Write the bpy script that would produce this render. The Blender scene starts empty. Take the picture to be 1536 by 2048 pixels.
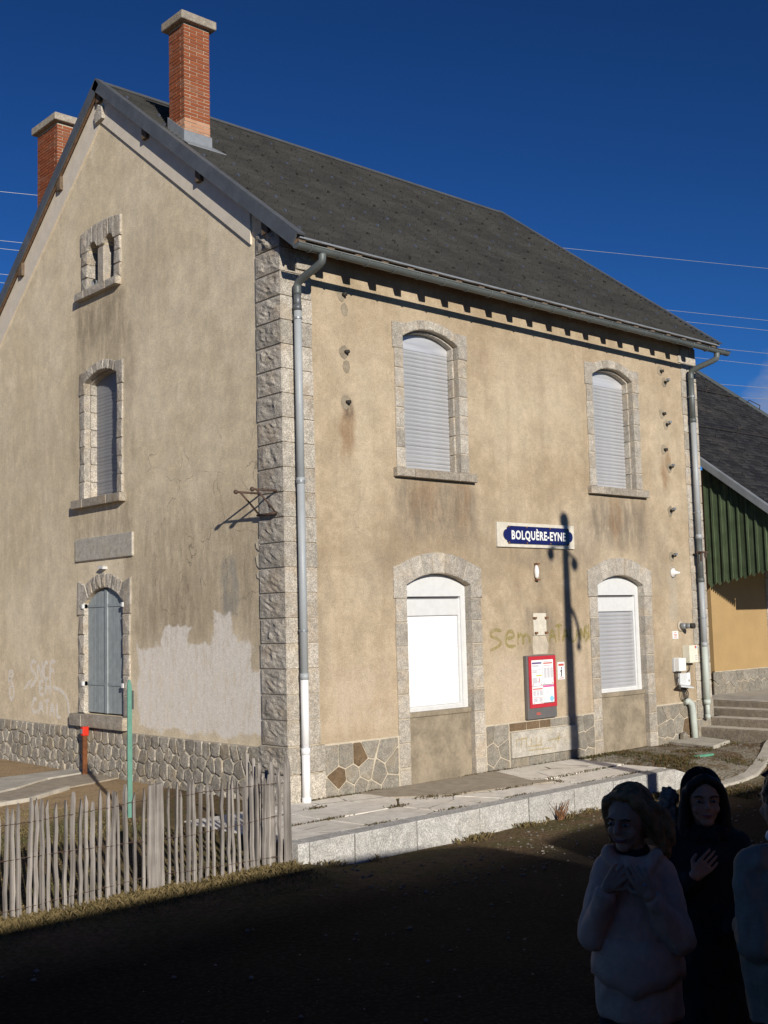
import bpy, bmesh, math, random
import numpy as np
from mathutils import Vector, Matrix, noise as mnoise
random.seed(7)
R = math.radians
SC = bpy.context.scene
COL = SC.collection

# ------------------------------------------------------------------ camera
cam_d = bpy.data.cameras.new('camera')
cam = bpy.data.objects.new('camera', cam_d); COL.objects.link(cam)
cam.location = (-7.880, -10.357, 2.004)
cam.rotation_mode = 'XYZ'
cam.rotation_euler = (R(95.354), R(1.436), R(-42.133))
cam_d.sensor_fit = 'VERTICAL'; cam_d.sensor_height = 24.0; cam_d.lens = 26.83
cam_d.clip_start = 0.05; cam_d.clip_end = 2000
SC.camera = cam

# ------------------------------------------------------------------ sky, sun, exposure
SUN_EL = R(18.3)
SUN_DX, SUN_DY = -0.367, -0.930          # horizontal direction towards the sun
W = bpy.data.worlds.new('World'); SC.world = W; W.use_nodes = True
wn = W.node_tree.nodes; wl = W.node_tree.links
bg = wn['Background']; bg.inputs[1].default_value = 0.05
sky = wn.new('ShaderNodeTexSky'); sky.sky_type = 'NISHITA'; sky.sun_disc = False
sky.sun_elevation = SUN_EL
sky.sun_rotation = math.atan2(SUN_DX, SUN_DY)
sky.altitude = 2600; sky.air_density = 1.0; sky.dust_density = 0.0; sky.ozone_density = 3.0
# one small cloud low in the sky
tc = wn.new('ShaderNodeTexCoord'); sp = wn.new('ShaderNodeSeparateXYZ')
wl.new(tc.outputs['Generated'], sp.inputs[0])
mp = wn.new('ShaderNodeMapping'); mp.inputs['Scale'].default_value = (1, 1, 2.2); mp.inputs['Location'].default_value = (0.32, 0.1, 0)
wl.new(tc.outputs['Generated'], mp.inputs[0])
nz = wn.new('ShaderNodeTexNoise'); nz.inputs['Scale'].default_value = 16.0; nz.inputs['Detail'].default_value = 7; nz.inputs['Roughness'].default_value = 0.6
wl.new(mp.outputs[0], nz.inputs[0])
dt = wn.new('ShaderNodeVectorMath'); dt.operation = 'DOT_PRODUCT'; wl.new(tc.outputs['Generated'], dt.inputs[0]); dt.inputs[1].default_value = Vector((.876, .450, .160)).normalized()
lo = wn.new('ShaderNodeMapRange'); lo.inputs[1].default_value = 0.9970; lo.inputs[2].default_value = 0.9998; wl.new(dt.outputs['Value'], lo.inputs[0])
ad = wn.new('ShaderNodeMath'); ad.operation = 'MULTIPLY_ADD'; wl.new(nz.outputs[0], ad.inputs[0]); ad.inputs[1].default_value = 1.5; wl.new(lo.outputs[0], ad.inputs[2])
cm = wn.new('ShaderNodeMapRange'); cm.inputs[1].default_value = 1.2; cm.inputs[2].default_value = 1.85; cm.inputs[4].default_value = 0.72
wl.new(ad.outputs[0], cm.inputs[0])
mxw = wn.new('ShaderNodeMix'); mxw.data_type = 'RGBA'
gm = wn.new('ShaderNodeGamma'); gm.inputs[1].default_value = 1.5; wl.new(sky.outputs[0], gm.inputs[0])
tn = wn.new('ShaderNodeMix'); tn.data_type = 'RGBA'; tn.blend_type = 'MULTIPLY'; tn.inputs[0].default_value = 1
wl.new(gm.outputs[0], tn.inputs[6]); tn.inputs[7].default_value = (.225, .455, .615, 1)
wl.new(cm.outputs[0], mxw.inputs[0]); wl.new(tn.outputs[2], mxw.inputs[6]); mxw.inputs[7].default_value = (6.0, 6.8, 8.6, 1)
wl.new(mxw.outputs[2], bg.inputs[0])

sun_d = bpy.data.lights.new('sun', 'SUN'); sun_d.energy = 5.0; sun_d.angle = R(0.53); sun_d.color = (1.0, 0.93, 0.82)
sun = bpy.data.objects.new('sun', sun_d); COL.objects.link(sun)
sdir = Vector((SUN_DX*math.cos(SUN_EL), SUN_DY*math.cos(SUN_EL), math.sin(SUN_EL))).normalized()
sun.rotation_euler = sdir.to_track_quat('Z', 'Y').to_euler(); sun.location = sdir*40

SC.view_settings.view_transform = 'Standard'; SC.view_settings.look = 'None'
SC.view_settings.exposure = 0.0; SC.view_settings.gamma = 1.0; SC.view_settings.use_curve_mapping = False
SC.cycles.max_bounces = 6; SC.cycles.use_denoising = True

# ------------------------------------------------------------------ node helper
class NT:
    def __init__(s, name):
        s.m = bpy.data.materials.new(name); s.m.use_nodes = True
        s.t = s.m.node_tree; s.n = s.t.nodes; s.l = s.t.links
        s.b = s.n['Principled BSDF']; s.out = s.n['Material Output']
        s.tc = s.n.new('ShaderNodeTexCoord'); s.oi = None
    def put(s, sock, v):
        if isinstance(v, bpy.types.NodeSocket): s.l.new(v, sock)
        elif v is not None:
            if isinstance(v, (tuple, list)) and len(v) == 3 and sock.type == 'RGBA': v = (*v, 1)
            sock.default_value = v
    def obj(s): return s.tc.outputs['Object']
    def rnd(s):
        if s.oi is None: s.oi = s.n.new('ShaderNodeObjectInfo')
        return s.oi.outputs['Random']
    def mapping(s, scale=(1,1,1), loc=(0,0,0), rot=(0,0,0), vec=None):
        q = s.n.new('ShaderNodeMapping'); s.l.new(vec or s.obj(), q.inputs[0])
        q.inputs['Scale'].default_value = scale; q.inputs['Rotation'].default_value = rot
        if isinstance(loc, bpy.types.NodeSocket): s.l.new(loc, q.inputs['Location'])
        else: q.inputs['Location'].default_value = loc
        return q.outputs[0]
    def noise(s, scale, detail=3, rough=.55, vec=None, dist=0):
        q = s.n.new('ShaderNodeTexNoise'); s.l.new(vec or s.obj(), q.inputs['Vector'])
        q.inputs['Scale'].default_value = scale; q.inputs['Detail'].default_value = detail
        q.inputs['Roughness'].default_value = rough; q.inputs['Distortion'].default_value = dist
        return q.outputs['Fac']
    def noisec(s, scale, detail=3, vec=None):
        q = s.n.new('ShaderNodeTexNoise'); s.l.new(vec or s.obj(), q.inputs['Vector'])
        q.inputs['Scale'].default_value = scale; q.inputs['Detail'].default_value = detail
        return q.outputs['Color']
    def voro(s, scale, feature='F1', vec=None):
        q = s.n.new('ShaderNodeTexVoronoi'); q.feature = feature; s.l.new(vec or s.obj(), q.inputs['Vector'])
        q.inputs['Scale'].default_value = scale
        return q.outputs['Distance']
    def math(s, op, a, b=None, c=None):
        q = s.n.new('ShaderNodeMath'); q.operation = op
        s.put(q.inputs[0], a); s.put(q.inputs[1], b); s.put(q.inputs[2], c)
        return q.outputs[0]
    def ramp(s, v, a, b, c=0., d=1., smooth=True):
        q = s.n.new('ShaderNodeMapRange'); s.put(q.inputs[0], v)
        if smooth: q.interpolation_type = 'SMOOTHSTEP'
        for i, k in enumerate((a, b, c, d)): s.put(q.inputs[i+1], k)
        return q.outputs[0]
    def mix(s, f, a, b, blend='MIX'):
        q = s.n.new('ShaderNodeMix'); q.data_type = 'RGBA'; q.blend_type = blend
        s.put(q.inputs[0], f); s.put(q.inputs[6], a); s.put(q.inputs[7], b)
        return q.outputs[2]
    def bump(s, h, strength=.3, dist=.01, normal=None):
        q = s.n.new('ShaderNodeBump'); q.inputs['Strength'].default_value = strength; q.inputs['Distance'].default_value = dist
        s.put(q.inputs['Height'], h)
        if normal: s.l.new(normal, q.inputs['Normal'])
        s.l.new(q.outputs[0], s.b.inputs['Normal']); return q.outputs[0]
    def fin(s, color=None, rough=.8, metal=0, spec=.3):
        s.put(s.b.inputs['Base Color'], color); s.put(s.b.inputs['Roughness'], rough); s.put(s.b.inputs['Metallic'], metal)
        s.b.inputs['Specular IOR Level'].default_value = spec
        return s.m
    def box(s, sep, u, v, u0, u1, v0, v1, su=.08, sv=.08):
        a = s.ramp(sep[u], u0-su, u0+su); b = s.ramp(sep[u], u1-su, u1+su, 1, 0)
        c = s.ramp(sep[v], v0-sv, v0+sv); d = s.ramp(sep[v], v1-sv, v1+sv, 1, 0)
        return s.math('MULTIPLY', s.math('MULTIPLY', a, b), s.math('MULTIPLY', c, d))

MAT = {}
def plain(name, col, rough=.7, metal=0, var=.12, scale=14, bump=.1, spec=.3, rndvar=.0):
    n = NT(name); f = n.noise(scale, 5, .6); f2 = n.noise(scale*7, 3)
    k = n.math('ADD', n.ramp(f, .3, .7, 1-var, 1+var), n.ramp(f2, .3, .7, -var*.4, var*.4))
    if rndvar: k = n.math('MULTIPLY', k, n.ramp(n.rnd(), 0, 1, 1-rndvar, 1+rndvar, False))
    c = n.mix(1.0, col, k, 'MULTIPLY')
    if bump: n.bump(f2, bump, .006)
    MAT[name] = n.fin(c, rough, metal, spec); return MAT[name]

def granite(name, base, dark, warm, warm_amt=.35, bump=.35, rvar=.16, scale=1.0):
    n = NT(name)
    off = n.n.new('ShaderNodeCombineXYZ'); r = n.math('MULTIPLY', n.rnd(), 37.); n.l.new(r, off.inputs[0]); n.l.new(r, off.inputs[2])
    v = n.mapping(loc=off.outputs[0])
    sp1 = n.noise(75*scale, 2, .7, v); sp2 = n.voro(110*scale, vec=v); big = n.noise(2.6, 4, .6, v); med = n.noise(11, 4, .65, v)
    c = n.mix(n.ramp(sp1, .42, .60), dark, base)
    c = n.mix(n.ramp(sp2, .0, .28, .35, 0), c, (.72, .69, .64))
    c = n.mix(n.math('MULTIPLY', n.ramp(big, .46, .68), warm_amt), c, warm)
    c = n.mix(1.0, c, n.ramp(med, .25, .75, .78, 1.16), 'MULTIPLY')
    c = n.mix(1.0, c, n.ramp(n.rnd(), 0, 1, 1-rvar, 1+rvar, False), 'MULTIPLY')
    n.bump(n.math('ADD', n.math('MULTIPLY', med, 1.6), sp1), bump, .012)
    MAT[name] = n.fin(c, .85, 0, .25); return MAT[name]

granite('granite_dressed', (.50, .455, .385), (.30, .275, .24), (.42, .31, .19), .35, .25)
granite('granite_rock', (.58, .53, .455), (.33, .30, .255), (.33, .235, .14), .4, .9)
granite('granite_sill', (.43, .38, .31), (.26, .23, .19), (.36, .26, .15), .4, .4)
granite('granite_kerb', (.58, .57, .54), (.34, .335, .325), (.48, .43, .33), .15, .25, .06)
granite('granite_plaque', (.52, .49, .43), (.38, .355, .31), (.50, .40, .20), .2, .15, .02)
granite('granite_step', (.31, .265, .21), (.17, .145, .115), (.20, .17, .12), .5, .5, .08)
granite('plinth_front', (.30, .275, .235), (.205, .19, .16), (.34, .27, .17), .35, .3, .14, .7)
granite('plinth_gable', (.42, .385, .325), (.27, .245, .205), (.36, .28, .17), .5, .5, .2, .7)
granite('plinth_rust', (.19, .13, .075), (.13, .09, .055), (.20, .135, .07), .5, .3, .12, .7)
plain('mortar', (.50, .44, .345), .95, 0, .12, 9, .4)
plain('mortar_dark', (.44, .385, .30), .95, 0, .15, 9, .4)
plain('hook_metal', (.11, .13, .18), .5, .2, .2)
plain('zinc', (.27, .29, .31), .5, .3, .12, 5, .05, .5)
plain('zinc_dark', (.135, .145, .155), .5, .35, .14, 4, .05, .5)
plain('zinc_green', (.115, .130, .128), .5, .1, .12, 4, .05, .5)
plain('pipe_grey', (.36, .385, .40), .5, .0, .06, 4, .0, .5)
plain('pipe_pale_green', (.47, .52, .48), .5, .0, .06, 4, .0, .4)
plain('pvc_white', (.80, .81, .82), .35, 0, .03, 4, .0, .5)
plain('timber', (.14, .10, .068), .85, 0, .25, 18, .4)
plain('timber_red', (.17, .10, .06), .85, 0, .25, 12, .4)
plain('iron', (.10, .065, .05), .8, .2, .3, 40, .3)
plain('iron_dark', (.05, .045, .04), .7, .3, .3, 40, .3)
plain('dark_void', (.012, .011, .010), 1, 0, .1)
plain('cement_patch', (.36, .31, .24), .95, 0, .14, 7, .4)
plain('cement_infill', (.275, .232, .170), .95, 0, .22, 4, .5)
plain('band_plaster', (.68, .61, .51), .95, 0, .06, 6, .3)
plain('enamel_blue', (.012, .012, .095), .18, 0, .05, 9, 0, .6)
plain('enamel_white', (.82, .82, .80), .3, 0, .03, 9, 0, .5)
plain('rust', (.20, .10, .05), .9, 0, .3, 60, .3)
plain('sign_surround', (.62, .58, .49), .9, 0, .10, 14, .2)
plain('case_grey', (.16, .155, .155), .45, .2, .05)
plain('case_red', (.50, .035, .05), .4, 0, .04)
plain('paper', (.84, .84, .86), .6, 0, .02, 8, 0)
plain('print_grey', (.42, .42, .46), .6, 0, .1, 90, 0)
plain('print_red', (.55, .10, .07), .6, 0, .1, 60, 0)
plain('print_violet', (.12, .08, .22), .6, 0, .1, 60, 0)
plain('print_pink', (.72, .13, .36), .6, 0, .05, 60, 0)
plain('print_blue', (.25, .58, .86), .6, 0, .05, 60, 0)
plain('print_olive', (.55, .52, .12), .6, 0, .05, 60, 0)
plain('print_black', (.02, .02, .022), .6, 0, .05, 60, 0)
plain('white_paint', (.64, .65, .65), .5, 0, .04, 12, .15)
plain('blind_white', (.86, .86, .86), .4, 0, .01, 5, 0)
plain('shutter_paint', (.30, .335, .345), .7, 0, .10, 10, .25, .3, .07)
plain('box_cream', (.74, .72, .60), .5, 0, .04)
plain('box_grey', (.60, .62, .63), .5, 0, .04)
plain('box_white', (.80, .82, .82), .5, 0, .03)
plain('cable', (.03, .03, .035), .6, 0, .05)
plain('porcelain', (.82, .80, .77), .2, 0, .04, 20, 0, .6)
plain('shed_render', (.385, .262, .122), .95, 0, .05, 3, .25)
plain('post_green', (.135, .30, .235), .5, 0, .08)
plain('post_red', (.60, .035, .018), .45, 0, .06)
plain('wood_varnish', (.15, .055, .02), .6, 0, .3, 12, .2)
plain('wire_metal', (.45, .45, .46), .5, .5, .05)
plain('train_yellow', (.70, .45, .05), .4, 0, .04)
plain('train_red', (.45, .03, .03), .4, 0, .04)
plain('train_roof', (.18, .18, .18), .7, 0, .1)
plain('rail_steel', (.10, .07, .055), .6, .5, .2)
plain('concrete_path', (.46, .43, .37), .95, 0, .15, 5, .4)
plain('tread_dust', (.55, .50, .42), .95, 0, .22, 6, .3)
plain('lamp_iron', (.06, .065, .065), .5, .3, .1)
plain('stones_scatter', (.16, .14, .12), .95, 0, .3, 3, .3)
plain('green_plank_lying', (.10, .30, .20), .7, 0, .1)

def m_aluminium():
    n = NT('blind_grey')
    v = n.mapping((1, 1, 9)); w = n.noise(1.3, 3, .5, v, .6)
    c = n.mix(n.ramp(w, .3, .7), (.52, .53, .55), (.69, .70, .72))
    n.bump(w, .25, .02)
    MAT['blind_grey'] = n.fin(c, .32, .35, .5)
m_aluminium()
plain('blind_shaded', (.245, .25, .268), .45, .1, .12, 3, 0, .4)  # grey blind darkened, the gable recess shade put into its colour

def m_plaster(name, u, base, light, dark, grain, stains, brush=None, cracks=None):
    n = NT(name)
    jit = n.noisec(3.2, 4)
    q = n.n.new('ShaderNodeVectorMath'); q.operation = 'MULTIPLY_ADD'
    n.l.new(jit, q.inputs[0]); q.inputs[1].default_value = (.36,)*3; n.l.new(n.obj(), q.inputs[2])
    q2 = n.n.new('ShaderNodeVectorMath'); q2.operation = 'ADD'; n.l.new(q.outputs[0], q2.inputs[0]); q2.inputs[1].default_value = (-.18,)*3
    sx = n.n.new('ShaderNodeSeparateXYZ'); n.l.new(q2.outputs[0], sx.inputs[0])
    U = 0 if u == 'x' else 1
    big = n.noise(.55, 5, .62); mid = n.noise(3.4, 6, .66); fine = n.noise(62, 4, .75)
    st = n.noise(1.0, 5, .6, n.mapping((4.2, 4.2, .42))); st2 = n.noise(1.0, 4, .6, n.mapping((13, 13, .8), (3, 1, 7)))
    c = n.mix(n.ramp(big, .34, .68), base, light)
    c = n.mix(n.math('MULTIPLY', n.ramp(n.noise(1.7, 6, .7), .50, .70), .55), c, light)
    c = n.mix(n.math('MULTIPLY', n.ramp(st, .47, .76), .36), c, dark)
    c = n.mix(n.math('MULTIPLY', n.ramp(st2, .53, .80), .16), c, light)
    c = n.mix(1.0, c, n.ramp(mid, .25, .75, .86, 1.12), 'MULTIPLY')
    for (u0, u1, v0, v1, col, amt, su, sv) in stains:
        mk = n.box(sx.outputs, U, 2, u0, u1, v0, v1, su, sv)
        mk = n.math('MULTIPLY', mk, n.ramp(n.noise(2.3, 5, .7, n.mapping((3.4, 3.4, .9), (u0, v0, 2))), .28, .66, .15, 1.0))
        c = n.mix(n.math('MULTIPLY', mk, amt), c, col)
    if brush:
        bx, col = brush
        tot = None
        for (u0, u1, v0, v1) in bx:
            mk = n.box(sx.outputs, U, 2, u0, u1, v0, v1, .025, .025)
            tot = mk if tot is None else n.math('MAXIMUM', tot, mk)
        tot = n.math('MULTIPLY', tot, n.ramp(n.noise(5, 6, .75, n.mapping((2.2, 2.2, .7))), .30, .56, .28, .95))
        c = n.mix(tot, c, col)
    if cracks:
        cv = n.voro(1.5, 'DISTANCE_TO_EDGE', q2.outputs[0])
        for (u0, u1, v0, v1, amt) in cracks:
            mk = n.box(sx.outputs, U, 2, u0, u1, v0, v1, .25, .25)
            ck = n.math('MULTIPLY', n.ramp(cv, .002, .011, 1, 0), n.math('MULTIPLY', mk, amt))
            c = n.mix(n.math('MULTIPLY', ck, n.ramp(n.noise(4, 3), .42, .58)), c, (.10, .08, .06))
    c = n.mix(1.0, c, n.ramp(n.noise(17, 5, .8), .3, .7, .90, 1.09), 'MULTIPLY')
    sp = n.voro(31); c = n.mix(n.math('MULTIPLY', n.ramp(sp, .02, .09, 1, 0), n.ramp(n.noise(2.0, 2), .52, .66)), c, (.70, .64, .54))
    c = n.mix(1.0, c, n.ramp(fine, .28, .72, 1-grain, 1+grain), 'MULTIPLY')
    n.bump(n.math('ADD', fine, n.math('MULTIPLY', mid, .8)), .55, .010)
    MAT[name] = n.fin(c, .95, 0, .15)

BR = (.24, .145, .075); DK = (.20, .165, .125); PK = (.50, .415, .325)
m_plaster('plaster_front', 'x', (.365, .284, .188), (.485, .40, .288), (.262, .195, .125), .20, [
    (1.75, 3.15, 3.0, 3.80, DK, .95, .15, .30), (2.0, 2.5, 3.3, 3.78, BR, .45, .12, .2), (2.8, 3.05, 3.2, 3.8, BR, .6, .08, .2),
    (5.6, 7.05, 3.0, 3.78, DK, .9, .18, .30), (6.1, 6.35, 3.1, 3.8, BR, .6, .08, .2),
    (1.2, 1.9, 2.3, 3.0, DK, .40, .2, .3), (3.0, 3.6, 2.6, 3.4, DK, .35, .2, .3), (5.1, 5.7, 2.5, 3.3, DK, .45, .2, .3), (6.8, 7.6, 2.4, 3.2, DK, .4, .2, .3),
    (.86, 1.07, 3.9, 4.62, BR, .75, .06, .15), (.88, 1.05, 4.4, 4.66, (.09, .07, .06), .7, .05, .1),
    (.6, 1.6, .62, 1.5, PK, .7, .25, .25), (3.4, 4.0, .62, 1.45, PK, .75, .2, .25), (4.9, 5.5, .62, 1.4, PK, .55, .2, .25),
    (.46, .62, 1.4, 2.7, DK, .45, .1, .3), (4.1, 4.7, 1.4, 2.1, DK, .8, .10, .10), (4.2, 4.5, 2.35, 2.95, DK, .45, .08, .1),
    (7.5, 7.72, 3.9, 4.6, BR, .7, .06, .15), (7.1, 8.2, .6, 1.5, DK, .35, .2, .3), (3.5, 5.3, 2.7, 2.95, DK, .5, .1, .1),
    (7.55, 7.75, 1.9, 2.75, (.40, .36, .29), .8, .06, .06), (0.4, 8.2, 5.2, 5.8, (.43, .345, .25), .4, .3, .3)],
    cracks=[(.5, 1.3, 2.2, 3.6, .22)])
DG = (.30, .245, .17)
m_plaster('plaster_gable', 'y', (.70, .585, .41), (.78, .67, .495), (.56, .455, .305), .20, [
    (3.6, 5.0, 6.1, 6.78, DG, .85, .15, .25), (3.3, 5.0, 5.3, 6.3, DG, .55, .25, .3), (3.5, 5.1, 3.2, 3.72, DG, .6, .12, .15), (3.4, 3.6, 2.6, 3.9, DG, .6, .1, .3),
    (.5, 3.3, 1.9, 3.5, (.40, .325, .225), .7, .4, .5), (1.6, 3.4, 1.7, 2.6, (.33, .265, .18), .65, .3, .35), (.5, .8, 1.5, 3.0, DG, .5, .1, .4),
    (3.3, 3.6, 4.2, 5.6, DG, .4, .1, .4), (4.9, 5.2, 4.2, 5.8, DG, .35, .1, .4), (2.6, 3.4, 6.2, 7.6, (.44, .365, .26), .5, .3, .5),
    (4.9, 8.2, 2.6, 5.4, (.50, .42, .29), .5, .6, .5), (5.8, 6.3, 1.9, 2.7, DG, .3, .2, .3), (.95, 1.25, 2.1, 2.75, (.30, .29, .27), .7, .06, .06)],
    brush=([(.49, 3.25, .66, 1.47), (.70, 3.28, .9, 1.74), (1.98, 2.62, 1.6, 1.99), (1.04, 1.48, 1.6, 2.15), (.95, 1.55, 1.6, 1.86)], (.86, .80, .72)),
    cracks=[(.4, 3.3, 2.1, 4.4, .55)])

def m_slate():
    n = NT('roof_shingle')
    b = n.noise(1.2, 5, .65); m = n.noise(9, 4, .6); f = n.noise(90, 3)
    c = n.mix(n.ramp(b, .35, .7), (.055, .055, .053), (.082, .080, .075))
    w = n.n.new('ShaderNodeTexWhiteNoise'); w.noise_dimensions = '3D'
    g = n.n.new('ShaderNodeNewGeometry')
    c = n.mix(1.0, c, n.ramp(g.outputs['Random Per Island'], 0, 1, .90, 1.10, False), 'MULTIPLY')
    c = n.mix(n.math('MULTIPLY', n.ramp(m, .55, .75), .35), c, (.125, .12, .10))
    n.bump(n.math('ADD', m, f), .3, .01)
    MAT['roof_shingle'] = n.fin(c, .62, 0, .35)
    n = NT('shed_slate')
    b = n.noise(.8, 5, .65); m = n.noise(1, 5, .7, n.mapping((2.2, 7, 7))); f = n.noise(60, 3)
    g = n.n.new('ShaderNodeNewGeometry')
    c = n.mix(n.ramp(b, .35, .7), (.022, .0215, .022), (.038, .035, .031))
    c = n.mix(1.0, c, n.ramp(g.outputs['Random Per Island'], 0, 1, .55, 1.45, False), 'MULTIPLY')
    c = n.mix(n.math('MULTIPLY', n.ramp(m, .60, .74), .45), c, (.08, .077, .072))
    n.bump(n.math('ADD', m, f), .4, .015)
    MAT['shed_slate'] = n.fin(c, .6, 0, .35)
m_slate()

def m_brick():
    for nm, a, b2, d in (('brick', (.285, .088, .036), (.22, .062, .028), (.115, .045, .028)), ('brick_pale', (.42, .20, .115), (.48, .29, .19), (.32, .14, .075))):
        n = NT(nm); r = n.rnd(); v = n.mapping(loc=(0, 0, 0)); m = n.noise(30, 4, .7)
        c = n.mix(n.ramp(r, 0, 1, 0, 1, False), a, b2)
        c = n.mix(n.math('MULTIPLY', n.ramp(m, .5, .72), .6), c, d)
        c = n.mix(n.ramp(r, .85, .9, 0, .5), c, (.28, .13, .075))
        n.bump(m, .4, .006); MAT[nm] = n.fin(c, .9, 0, .2)
m_brick()

def m_wood(name, a, b, axis='z', rv=.2):
    n = NT(name); sc = {'z': (30, 30, 1.5), 'x': (1.5, 30, 30)}[axis]
    off = n.n.new('ShaderNodeCombineXYZ'); n.l.new(n.math('MULTIPLY', n.rnd(), 19.), off.inputs[2])
    g = n.noise(1, 5, .65, n.mapping(sc, off.outputs[0])); k = n.noise(5, 4)
    c = n.mix(n.ramp(g, .3, .7), a, b); c = n.mix(1.0, c, n.ramp(k, .3, .7, .85, 1.15), 'MULTIPLY')
    c = n.mix(1.0, c, n.ramp(n.rnd(), 0, 1, 1-rv, 1+rv, False), 'MULTIPLY')
    n.bump(g, .5, .006); MAT[name] = n.fin(c, .85, 0, .25)
m_wood('picket_wood', (.175, .157, .142), (.345, .315, .288), 'z', .22)
m_wood('shed_green', (.052, .080, .040), (.105, .140, .078), 'z', .25)

def m_graffiti(name, col, lo, hi):
    n = NT(name); c = n.noise(6, 5, .7); f = n.noise(70, 2)
    k = n.math('MULTIPLY', n.ramp(c, .25, .7, lo, hi), n.ramp(f, .3, .6, .55, 1))
    n.fin(col, .9, 0, .1); t = n.n.new('ShaderNodeBsdfTransparent'); mx = n.n.new('ShaderNodeMixShader')
    n.l.new(k, mx.inputs[0]); n.l.new(t.outputs[0], mx.inputs[1]); n.l.new(n.b.outputs[0], mx.inputs[2]); n.l.new(mx.outputs[0], n.out.inputs[0])
    MAT[name] = n.m
m_graffiti('spray_yellow', (.33, .29, .06), .15, .55)
m_graffiti('spray_white', (.92, .86, .76), .8, 1.0)
m_graffiti('chalk_ochre', (.48, .36, .11), .2, .5)

def m_ground():
    n = NT('ground_earth')
    sx = n.n.new('ShaderNodeSeparateXYZ'); n.l.new(n.obj(), sx.inputs[0])
    big = n.noise(.5, 5, .6); mid = n.noise(2.4, 6, .7); fine = n.noise(22, 5, .75); pb = n.voro(26)
    earth = n.mix(n.ramp(fine, .3, .7), (.10, .066, .038), (.21, .145, .085))
    grav = n.mix(n.ramp(pb, .05, .45), (.36, .33, .29), (.12, .105, .09))
    grass = n.mix(n.ramp(fine, .3, .7), (.075, .066, .028), (.165, .135, .065))
    c = n.mix(n.ramp(mid, .40, .60), earth, grass)
    # gravelly strip along the gable wall, track ballast colour blackened to deepen train shade
    strip = n.math('MULTIPLY', n.ramp(sx.outputs[1], .9, 1.7), n.ramp(n.math('SUBTRACT', sx.outputs[1], n.math('MULTIPLY', sx.outputs[0], .9)), 2.2, 3.0))
    sandy = n.mix(n.ramp(fine, .3, .7), (.34, .235, .13), (.50, .375, .235))
    c = n.mix(n.math('MULTIPLY', strip, n.ramp(mid, .3, .55, .65, 1)), c, sandy)
    rt = n.math('MULTIPLY', n.ramp(sx.outputs[0], 4.6, 5.4), n.ramp(sx.outputs[1], -2.6, -1.9))
    pale = n.mix(n.ramp(fine, .3, .7), (.19, .165, .125), (.40, .365, .30))
    c = n.mix(n.math('MULTIPLY', rt, n.ramp(mid, .42, .58)), c, pale)
    bal_shade = n.ramp(sx.outputs[1], -2.3, -3.3)
    c = n.mix(bal_shade, c, n.mix(n.ramp(pb, .05, .5), (.026, .020, .016), (.009, .007, .006)))
    n.bump(n.math('ADD', n.math('MULTIPLY', fine, 1.0), n.math('MULTIPLY', pb, .6)), .8, .03)
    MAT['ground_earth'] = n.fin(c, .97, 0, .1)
    n = NT('grass_blade'); g = n.n.new('ShaderNodeNewGeometry')
    c = n.mix(n.ramp(g.outputs['Random Per Island'], 0, 1, 0, 1, False), (.10, .088, .034), (.27, .205, .095))
    c = n.mix(n.ramp(n.noise(1.4, 3), .42, .6), c, (.105, .105, .040))
    MAT['grass_blade'] = n.fin(c, .8, 0, .2)
    n = NT('dry_blade'); g = n.n.new('ShaderNodeNewGeometry')
    c = n.mix(n.ramp(g.outputs['Random Per Island'], 0, 1, 0, 1, False), (.075, .062, .026), (.22, .165, .080)); MAT['dry_blade'] = n.fin(c, .85, 0, .15)
    n = NT('moss_blade'); g = n.n.new('ShaderNodeNewGeometry')
    c = n.mix(g.outputs['Random Per Island'], (.045, .060, .018), (.14, .085, .045)); MAT['moss_blade'] = n.fin(c, .9, 0, .1)
    n = NT('concrete_slab')
    b = n.noise(1.2, 5, .6); m = n.noise(7, 5, .7); f = n.noise(60, 3, .7); pv = n.voro(38)
    c = n.mix(n.ramp(b, .3, .7), (.74, .69, .60), (.85, .81, .735)); c = n.mix(1.0, c, n.ramp(m, .25, .75, .84, 1.12), 'MULTIPLY')
    c = n.mix(n.ramp(pv, .0, .12, .5, 0), c, (.25, .22, .18)); cr = n.voro(1.1, 'DISTANCE_TO_EDGE', n.mapping((1, 1, 1), (0, 0, 0)))
    c = n.mix(n.math('MULTIPLY', n.ramp(cr, .003, .012, 1, 0), n.ramp(n.noise(1.5, 2), .45, .6)), c, (.12, .10, .08))
    n.bump(n.math('ADD', m, f), .5, .01); MAT['concrete_slab'] = n.fin(c, .95, 0, .15)
m_ground()

# people
plain('skin', (.44, .23, .145), .55, 0, .05, 20, .05)
plain('hair_blond', (.30, .15, .06), .6, 0, .3, 30, .5)
plain('hair_dark', (.020, .014, .011), .5, 0, .3, 30, .5)
plain('jacket_lilac', (.62, .37, .27), .7, 0, .10, 9, .4)
plain('coat_black', (.018, .016, .017), .85, 0, .2, 12, .4)
plain('jacket_bluegrey', (.30, .25, .19), .8, 0, .1, 10, .4)
plain('trousers_dark', (.02, .022, .03), .9, 0, .2, 12, .3)
plain('fur_grey', (.34, .25, .19), .95, 0, .4, 60, 1)
plain('scarf_dark', (.035, .025, .025), .95, 0, .3, 40, .8)
plain('lip', (.30, .08, .075), .5, 0, .05, 20, 0)
plain('eye_dark', (.02, .015, .012), .3, 0, .05, 20, 0)
plain('eye_white', (.22, .19, .17), .3, 0, .05, 20, 0)
plain('shoe', (.03, .025, .02), .6, 0, .1)

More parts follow.
